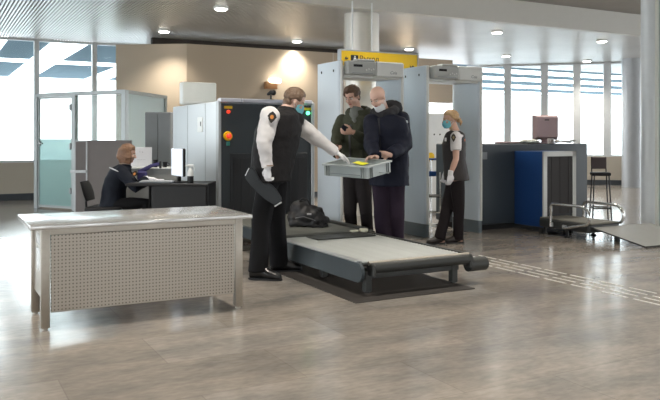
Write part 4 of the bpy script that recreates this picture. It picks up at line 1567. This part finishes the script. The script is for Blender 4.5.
#==WOMAN GUARD
Y = 9.16
F = V((-0.985, -0.17, 0)).normalized()
L = Z.cross(F)
root = ground(447, 243)
J = dict(F=F, L=L, w=(0.150, 0.125, 0.140, 0.155),
         trunk=[at(456, 174, Y), at(454.5, 159, Y), at(454, 145, Y), at(455, 135, Y)],
         neck=at(455, 131, Y), head=at(450.5, 119.5, Y), face=V((F.x, F.y - 0.05, -0.12)),
         shL=at(456, 137, Y - 0.14), elL=at(456, 159, Y - 0.20), wrL=at(450.5, 174, Y - 0.22),
         shR=at(456, 137, Y + 0.14), elR=at(452, 158, Y + 0.20), wrR=at(446, 172, Y + 0.12),
         handL=((-0.12, 0, -1), (-0.5, 0.8, 0), 1, 0.5), handR=((-0.2, 0, -1), (-0.5, -0.8, 0), -1, 0.5),
         hipL=at(457, 180, Y - 0.08), knL=at(459, 208, Y - 0.06), anL=at(458, 236, Y - 0.02),
         hipR=at(454, 180, Y + 0.08), knR=at(447, 208, Y + 0.02), anR=at(440, 236, Y - 0.08),
         toeL=(-1, -0.12, 0), toeR=(-0.95, -0.25, 0))
J['anR'].z = J['anL'].z = 0.075
wg, hc, hF, hL, hU = person('security_guard', 'blonde woman guard in black vest standing before the right gate', root, J, skin_m, hair_blond, 0.94, mouth=False)


def long_hair(th=0.018, front=0.30):
    def fn(f, l, u):
        line = front if f > 0.5 else (front - 0.95 * min(1, (0.5 - f) / 0.55))
        return th * min(1.0, (u - line) * 3) if u > line else -0.012
    return fn


hb_ = hair(hc, hF, hL, hU, 0.94, long_hair(0.016, 0.38), 0.006)
bun = hc - hF * 0.105 - hU * 0.015
hb_.ell(bun, (0.036, 0.036, 0.034))
hb_.limb([bun, bun - hF * 0.03 - hU * 0.03, bun - hF * 0.02 - hU * 0.07], [0.026, 0.02, 0.008], 10)
hb_.limb([hc + hF * 0.05 - hL * -0.068 + hU * 0.03, hc + hF * 0.052 + hL * 0.072 - hU * 0.03], [0.008, 0.004], 8)
hb_.build('hair', hair_blond, wg, remesh=0.006, sm=2, wr=(0.0045, 45, 30))
mask(wg, hc, hF, hL, hU, 0.94, mask_blue)
trousers(wg, root, J, trouser_w, g=0.012, thigh=0.094, cuff=0.070, wr=(0.006, 9, 5))
shoes(wg, root, J, mat('brown_black_shoe', (0.016, 0.011, 0.010), 0.5), 0.92)
mb = MB()
torso_cloth(mb, root, J, 0.006, -0.01, neck=0.062)
sleeves(mb, root, J, frac=0.62, top=0.070)
mb.build('shirt', shirt_m, wg, remesh=0.009, wr=(0.005, 12, 12), sm=2)
mb = MB()
torso_cloth(mb, root, J, 0.022, 0.075, 0.004, neck=0.068, shoulder=-0.02)
mb.build('vest', mat('vest_brown_black', (0.024, 0.020, 0.020), 0.65), wg, remesh=0.009, wr=(0.005, 9, 9), sm=2)
gloves(wg, root, J, 'LR', glove_m, 0.94)
patch(wg, at(453.5, 137.5, Y - 0.212) - V(root), (-0.05, -1, 0.05), (0, 0, 1), 0.035, 0.055, m2=mat('patch_olive', (0.2, 0.16, 0.08), 0.6))
MB().box(at(464, 140, Y - 0.10) - V(root), (0.03, 0.015, 0.03), 0.5).build('orange_badge', mat('badge_orange', (0.45, 0.12, 0.04), 0.6), wg)
MB().box(at(445.5, 139.5, Y - 0.10) - V(root), (0.012, 0.03, 0.045), 0.3).build('white_badge', paper_m, wg)
MB().tube([at(449, 129.5, Y - 0.07) - V(root), at(453, 126.5, Y - 0.07) - V(root)], 0.006, 8).build('collar_tab', mat('tan_tab', (0.5, 0.32, 0.15), 0.6), wg)

#==YOUNG MAN
Y = 8.6
F = V((-0.50, -0.866, 0)).normalized()
L = Z.cross(F)
root = V((at(357, 200, Y).x, Y, 0))
J = dict(F=F, L=L, w=(0.165, 0.150, 0.180, 0.195),
         trunk=[at(357, 170, Y), at(356.5, 151, Y), at(356.5, 131, Y), at(357, 118, Y)],
         neck=at(357.5, 113, Y), head=at(352.5, 96.5, Y - 0.03), face=V((-0.55, -0.78, -0.42)),
         shR=at(341.5, 121, Y + 0.05), elR=at(336, 143, Y - 0.12), wrR=at(337.5, 156, Y - 0.36),
         shL=at(371, 121, Y - 0.08), elL=at(370, 143, Y - 0.22), wrL=at(352.5, 132, Y - 0.38),
         handR=((-0.10, -0.45, 0.75), (0.55, -0.1, 0), 1, 0.9), handL=((-0.9, -0.25, 0.05), (0.1, 0.5, 0.2), -1, 0.75),
         hipR=at(351, 176, Y), knR=at(350, 213, Y - 0.05), anR=at(350, 246, Y),
         hipL=at(363, 176, Y - 0.05), knL=at(366, 213, Y - 0.12), anL=at(368, 246, Y - 0.05),
         toeR=(0.25, -0.97, 0), toeL=(0.45, -0.9, 0))
J['anR'] = V((J['anR'].x + 0.04, Y + 0.12, 0.085))
J['anL'] = V((J['anL'].x + 0.02, Y + 0.08, 0.085))
ym, hc, hF, hL, hU = person('passenger', 'brown-haired man in olive green jacket looking down at his hands', root, J, skin_m, hair_brown)


def quiff(f, l, u):
    front = 0.36 + 0.05 * math.sin(l * 6)
    line = front if f > 0.45 else (front + (-0.60 - front) * min(1, (0.45 - f) / 0.9))
    if abs(l) > 0.55 and 0.55 > f > -0.25:
        line = min(line, -0.35)
    th = 0.014 + 0.016 * max(0, f) + 0.006 * max(0, u)
    return th * min(1.0, (u - line) * 3.2) if u > line else -0.012


hair(hc, hF, hL, hU, 1.0, quiff, 0.007).ell(hc - hF * 0.050 - hU * 0.030, hF * 0.054, hL * 0.066, hU * 0.060).build('hair', hair_brown, ym, remesh=0.006, sm=2, wr=(0.0045, 45, 30))
trousers(ym, root, J, jeans_m, thigh=0.096, cuff=0.072)
shoes(ym, root, J, shoe_m)
mb = MB()
torso_cloth(mb, root, J, 0.034, 0.05, 0.012, neck=0.085)
sleeves(mb, root, J, top=0.082, cuff=0.053)
nb = J['neck'] - root
jk = mb.build('jacket', olive_m, ym, remesh=0.011, wr=(0.014, 8, 9), sm=2)
# hood and stand-up collar
mb = MB()
ring = []
for k in range(13):
    a = k / 12 * 2 * PI
    ring.append(nb + F * math.cos(a) * 0.10 + L * math.sin(a) * 0.125 + Z * (0.015 - 0.035 * math.cos(a)) - F * 0.02)
mb.limb(ring, [(0.042, 0.036)] * 13, 10)
mb.ell(nb - F * 0.13 - Z * 0.02, (0.11, 0.09, 0.09))
mb.build('hood', olive_m, ym, remesh=0.011, wr=(0.010, 12), sm=1)
MB().limb([nb - Z * 0.16 + F * 0.075, nb - Z * 0.04 + F * 0.045, nb + Z * 0.055 + F * 0.010], [(0.045, 0.085), (0.085, 0.095), (0.076, 0.072)], 20, False).build('knit_collar', grey_hood, ym, remesh=0.009, wr=(0.004, 30), sm=1)
MB().limb([nb + F * 0.125 - Z * 0.06, J['trunk'][2] - root + F * 0.168, J['trunk'][1] - root + F * 0.158, J['trunk'][0] - root + F * 0.168], [(0.006, 0.014)] * 4, 8, False, ref=F).build('zip_flap', mat('zip_dark', (0.03, 0.03, 0.03), 0.5), ym)
MB().box(J['trunk'][1] - root + F * 0.155 + L * 0.10 - Z * 0.04, (0.12, 0.012, 0.13), math.atan2(L.y, L.x)).build('pocket', olive_m, ym)

ph = thing('mobile_phone', 'small black phone held in the olive jacket man left hand', 'phone', J['wrL'] + V((-0.095, -0.045, 0.045)), 0.6)
MB().box((0, 0, 0.0), (0.075, 0.012, 0.05), 0, 0.004, M=Matrix.Rotation(0.7, 3, 'Y')).build('case', black_m, ph)
MB().box((0, -0.008, 0.0), (0.068, 0.003, 0.043), 0, 0, M=Matrix.Rotation(0.7, 3, 'Y')).build('screen', mat('phone_glass', (0.02, 0.02, 0.03), 0.08), ph)
wa = thing('small_wallet', 'small dark brown item held in the olive jacket man right hand', 'wallet', J['wrR'] + V((-0.01, -0.07, 0.085)), 0.3)
MB().box((0, 0, 0), (0.035, 0.03, 0.09), 0, 0.008, seg=2).build('case', mat('brown_leather', (0.09, 0.03, 0.02), 0.45), wa)

#==BALD MAN
Y = 8.15
F = V((-0.62, -0.78, 0)).normalized()
L = Z.cross(F)
root = V((at(389, 200, Y).x, Y, 0))
J = dict(F=F, L=L, w=(0.185, 0.185, 0.205, 0.200),
         trunk=[at(389, 170, Y), at(389, 151, Y), at(388, 130, Y), at(387, 118, Y)],
         neck=at(384.5, 113, Y), head=at(378, 97.5, Y - 0.10), face=V((-0.66, -0.74, -0.62)),
         shR=at(372, 122, Y - 0.02), elR=at(371, 146, Y - 0.22), wrR=at(376, 157.5, Y - 0.45),
         shL=at(401, 120, Y + 0.03), elL=at(405, 145, Y - 0.10), wrL=at(389.5, 155, Y - 0.36),
         handR=((-0.85, -0.35, 0.0), (-0.1, -0.5, -0.75), 1, 0.7), handL=((-0.93, -0.25, 0.12), (0.0, -0.75, -0.3), -1, 0.35),
         hipR=at(381, 178, Y), knR=at(382, 216, Y - 0.02), anR=at(383, 246, Y),
         hipL=at(396, 178, Y), knL=at(396, 216, Y), anL=at(396, 246, Y),
         toeR=(0.1, -0.99, 0), toeL=(0.3, -0.95, 0))
J['anR'] = V((J['anR'].x + 0.02, Y + 0.02, 0.085))
J['anL'] = V((J['anL'].x + 0.02, Y + 0.10, 0.085))
bm_, hc, hF, hL, hU = person('passenger', 'bald man in dark navy coat with white mask under his chin', root, J, skin_pale, mat('brow_grey', (0.2, 0.14, 0.11), 0.7))
mask(bm_, hc, hF, hL, hU, 1.0, mask_white, drop=0.048, under=True)
trousers(bm_, root, J, purple_tr, thigh=0.108, cuff=0.090, wr=(0.006, 6, 3))
shoes(bm_, root, J, shoe_m)
mb = MB()
torso_cloth(mb, root, J, 0.045, 0.17, 0.012, neck=0.10)
sleeves(mb, root, J, top=0.100, cuff=0.064)
mb.build('coat', navy_m, bm_, remesh=0.012, wr=(0.012, 6, 7), sm=3)
nb = J['neck'] - root
mb = MB()
ring = []
for k in range(13):
    a = k / 12 * 2 * PI
    ring.append(nb + F * math.cos(a) * 0.105 + L * math.sin(a) * 0.12 + Z * (0.02 - 0.04 * math.cos(a)) - F * 0.01)
mb.limb(ring, [(0.052, 0.042)] * 13, 10)
mb.ell(nb - F * 0.12 + Z * 0.045, F * 0.09, L * 0.15, Z * 0.105)
mb.build('hood', mat('navy_hood', (0.012, 0.012, 0.016), 0.8), bm_, remesh=0.011, wr=(0.014, 14), sm=1)
MB().limb([nb + F * 0.12 - Z * 0.06, J['trunk'][2] - root + F * 0.180, J['trunk'][1] - root + F * 0.175, J['trunk'][0] - root + F * 0.185], [(0.006, 0.018)] * 4, 8, False, ref=F).build('zip_flap', mat('navy_flap', (0.008, 0.009, 0.016), 0.6), bm_)
MB().limb([at(406.2, 122, Y - 0.06) - root, at(406.4, 122, Y - 0.075) - root], [0.018, 0.018], 14, False).build('sleeve_badge', mask_white, bm_)

#==TRAY
TC = V((0.28, 7.55, 0.935))
TM = Matrix.Rotation(0.12, 4, 'X') @ Matrix.Rotation(-0.05, 4, 'Y') @ Matrix.Rotation(math.radians(-38), 4, 'Z')
tr = thing('luggage_tray', 'grey plastic security tray held between guard and passengers', 'tray', TC)
tr.rotation_euler = TM.to_euler()
tl, tw, th_ = 0.55, 0.42, 0.122
tray = MB()
tray.box((0, 0, 0.008), (tl - 0.04, tw - 0.04, 0.012))
for s_ in (-1, 1):
    tray.box((0, s_ * (tw / 2 - 0.008), th_ / 2), (tl - 0.012, 0.010, th_), 0, 0.003)
    tray.box((s_ * (tl / 2 - 0.008), 0, th_ / 2), (0.010, tw - 0.012, th_), 0, 0.003)
tray.build('shell', tray_m, tr)
rim = MB()
for s_ in (-1, 1):
    rim.box((0, s_ * (tw / 2), th_ - 0.008), (tl + 0.014, 0.026, 0.018), 0, 0.004)
    rim.box((s_ * (tl / 2), 0, th_ - 0.008), (0.026, tw + 0.014, 0.018), 0, 0.004)
rim.build('rim', mat('tray_rim', (0.38, 0.42, 0.42), 0.4), tr)
rb = MB()
for s_ in (-1, 1):
    for k in (-0.23, -0.20, 0.20, 0.23):
        rb.box((k, s_ * (tw / 2 + 0.002), th_ / 2 - 0.006), (0.008, 0.014, th_ - 0.02), 0, 0.002)
    for k in (-0.16, -0.13, 0.13, 0.16):
        rb.box((s_ * (tl / 2 + 0.002), k, th_ / 2 - 0.006), (0.014, 0.008, th_ - 0.02), 0, 0.002)
    rb.box((0, s_ * (tw / 2 + 0.0), 0.03), (0.36, 0.010, 0.006))
    rb.box((s_ * (tl / 2 + 0.0), 0, 0.03), (0.22, 0.010, 0.006))
rb.build('ribs', mat('tray_rib', (0.22, 0.25, 0.25), 0.5), tr)
yn = thing('yellow_slip', 'bright yellow paper slip inside the grey tray', 'paper', TC + TM @ V((0.06, -0.02, 0.117)))
yn.rotation_euler = TM.to_euler()
MB().box((0, 0, 0), (0.13, 0.10, 0.004), 0, 0, M=Matrix.Rotation(0.12, 3, 'Y')).build('slip', mat('lime_yellow', (0.75, 0.75, 0.02), 0.6), yn)
it = thing('tray_contents', 'folded grey garment lying in the grey tray', 'garment', TC + TM @ V((0, 0, 0.016)))
it.rotation_euler = TM.to_euler()
MB().ell((0, 0, 0.045), (0.22, 0.15, 0.045)).ell((0.08, 0.02, 0.06), (0.11, 0.10, 0.036)).build('folded_cloth', mat('garment_grey', (0.25, 0.28, 0.29), 0.85), it, remesh=0.008, wr=(0.012, 18), sm=1)

#==BACKPACK
q = hall(3.78, 7.55, 0.30)
bp_ = thing('black_backpack', 'black backpack lying on the dark green conveyor belt', 'backpack', q, math.radians(-8))
mb = MB()
mb.ell((0.0, 0, 0.12), (0.20, 0.16, 0.12)).ell((-0.08, 0.02, 0.16), (0.14, 0.14, 0.125)).ell((0.13, -0.02, 0.075), (0.11, 0.14, 0.07)).box((0.0, 0, 0.04), (0.42, 0.27, 0.08), 0, 0.03, seg=2)
mb.ell((-0.15, 0.0, 0.10), (0.09, 0.13, 0.10))
mb.build('bag', mat('black_nylon', (0.014, 0.013, 0.014), 0.6, 0, 0.2, 20), bp_, remesh=0.010, wr=(0.022, 9, 10), sm=2)
MB().tube([(-0.10, -0.02, 0.26), (-0.06, -0.03, 0.31), (0.0, -0.04, 0.30), (0.03, -0.04, 0.24)], 0.010, 8).build('carry_handle', black_m, bp_)
MB().tube([(-0.12, -0.15, 0.10), (-0.02, -0.17, 0.12), (0.08, -0.165, 0.09), (0.15, -0.14, 0.06)], 0.005, 6).build('zip', mat('zip_grey', (0.12, 0.12, 0.12), 0.4), bp_)
MB().box((0.04, -0.155, 0.15), (0.05, 0.008, 0.016), 0.1).build('logo_tab', mat('logo_white', (0.5, 0.5, 0.5), 0.5), bp_)
MB().limb([(0.20, -0.05, 0.04), (0.24, -0.10, 0.02), (0.20, -0.17, 0.015), (0.08, -0.19, 0.015)], [(0.014, 0.006)] * 4, 8).build('strap', black_m, bp_)

#==SEATED WOMAN
Y = 9.25
F = V((0.97, 0.24, 0)).normalized()
L = Z.cross(F)
root = V((at(113, 200, Y).x, Y, 0))
J = dict(F=F, L=L, w=(0.165, 0.140, 0.155, 0.165),
         trunk=[at(113, 203, Y), at(114, 190, Y), at(118, 178, Y), at(121, 169, Y)],
         neck=at(124.5, 164.5, Y), head=at(128, 153.5, Y), face=V((0.93, 0.25, -0.22)),
         shR=at(121, 172, Y - 0.13), elR=at(136, 188, Y - 0.22), wrR=at(147, 178.5, Y - 0.10),
         shL=at(123, 171, Y + 0.14), elL=at(137, 187, Y + 0.18), wrL=at(150, 179.5, Y + 0.05),
         handR=((0.95, 0.15, -0.02), (0, 0, -1), 1, 0.3), handL=((0.95, -0.1, -0.02), (0, 0, -1), -1, 0.3),
         hipR=at(114, 206, Y - 0.09), knR=at(147, 203, Y - 0.10), anR=V((-2.25, 9.10, 0.08)),
         hipL=at(115, 206, Y + 0.09), knL=at(148, 203, Y + 0.10), anL=V((-2.25, 9.34, 0.08)),
         toeR=(1, 0.1, 0), toeL=(1, 0.1, 0))
sw, hc, hF, hL, hU = person('security_guard', 'seated woman guard with auburn hair in dark jacket at desk', root, J, skin_m, hair_red, 0.94)


def bob(f, l, u):
    line = 0.30 if f > 0.5 else (0.30 - 1.4 * min(1, (0.5 - f) / 0.5))
    return (0.014 + 0.004 * abs(l)) * min(1.0, (u - line) * 3) * (0.3 if f > 0.75 else 1) if u > line else -0.012


hb_ = hair(hc, hF, hL, hU, 0.94, bob, 0.006)
for sg_ in (-1, 1):
    for k in range(7):
        a = -1.5 + k * 0.36
        p0 = hc + (hF * (0.085 * math.sin(a) * 0 + 0.026 - k * 0.020) + hL * sg_ * (0.078 - 0.004 * k * k * 0.35) + hU * 0.02) * 0.94
        hb_.limb([p0, p0 - Z * 0.06 + hL * sg_ * 0.012, p0 - Z * 0.135 - hF * 0.006], [0.017, 0.021, 0.013], 8)
hb_.limb([hc - hF * 0.09 + hU * 0.02, hc - hF * 0.10 - Z * 0.06, hc - hF * 0.075 - Z * 0.13], [0.040, 0.046, 0.030], 12)
hb_.build('hair', hair_red, sw, remesh=0.006, sm=2, wr=(0.0045, 45, 30))
trousers(sw, root, J, trouser_b, thigh=0.10, cuff=0.07)
shoes(sw, root, J, shoe_m, 0.92)
mb = MB()
torso_cloth(mb, root, J, 0.030, 0.04, 0.01, neck=0.07)
sleeves(mb, root, J, top=0.080, cuff=0.052)
mb.build('jacket', jacket_w, sw, remesh=0.010, wr=(0.008, 8, 8), sm=2)
nb = J['neck'] - root
MB().limb([nb - Z * 0.01, nb + Z * 0.03 + F * 0.006], [0.066, 0.060], 18, False).build('collar', mat('collar_tan', (0.35, 0.27, 0.2), 0.6), sw)
a_, b_ = at(109.5, 167.5, Y - 0.155) - root, at(118.5, 171.5, Y - 0.20) - root
MB().tube([a_, b_], 0.007, 8).build('silver_stripe', silver_tape, sw)
patch(sw, at(134.5, 174.0, Y - 0.235) - root, (0.2, -1, 0.25), (0.5, 0, 0.9), 0.04, 0.05)
gloves(sw, root, J, 'RL', glove_m, 0.94)
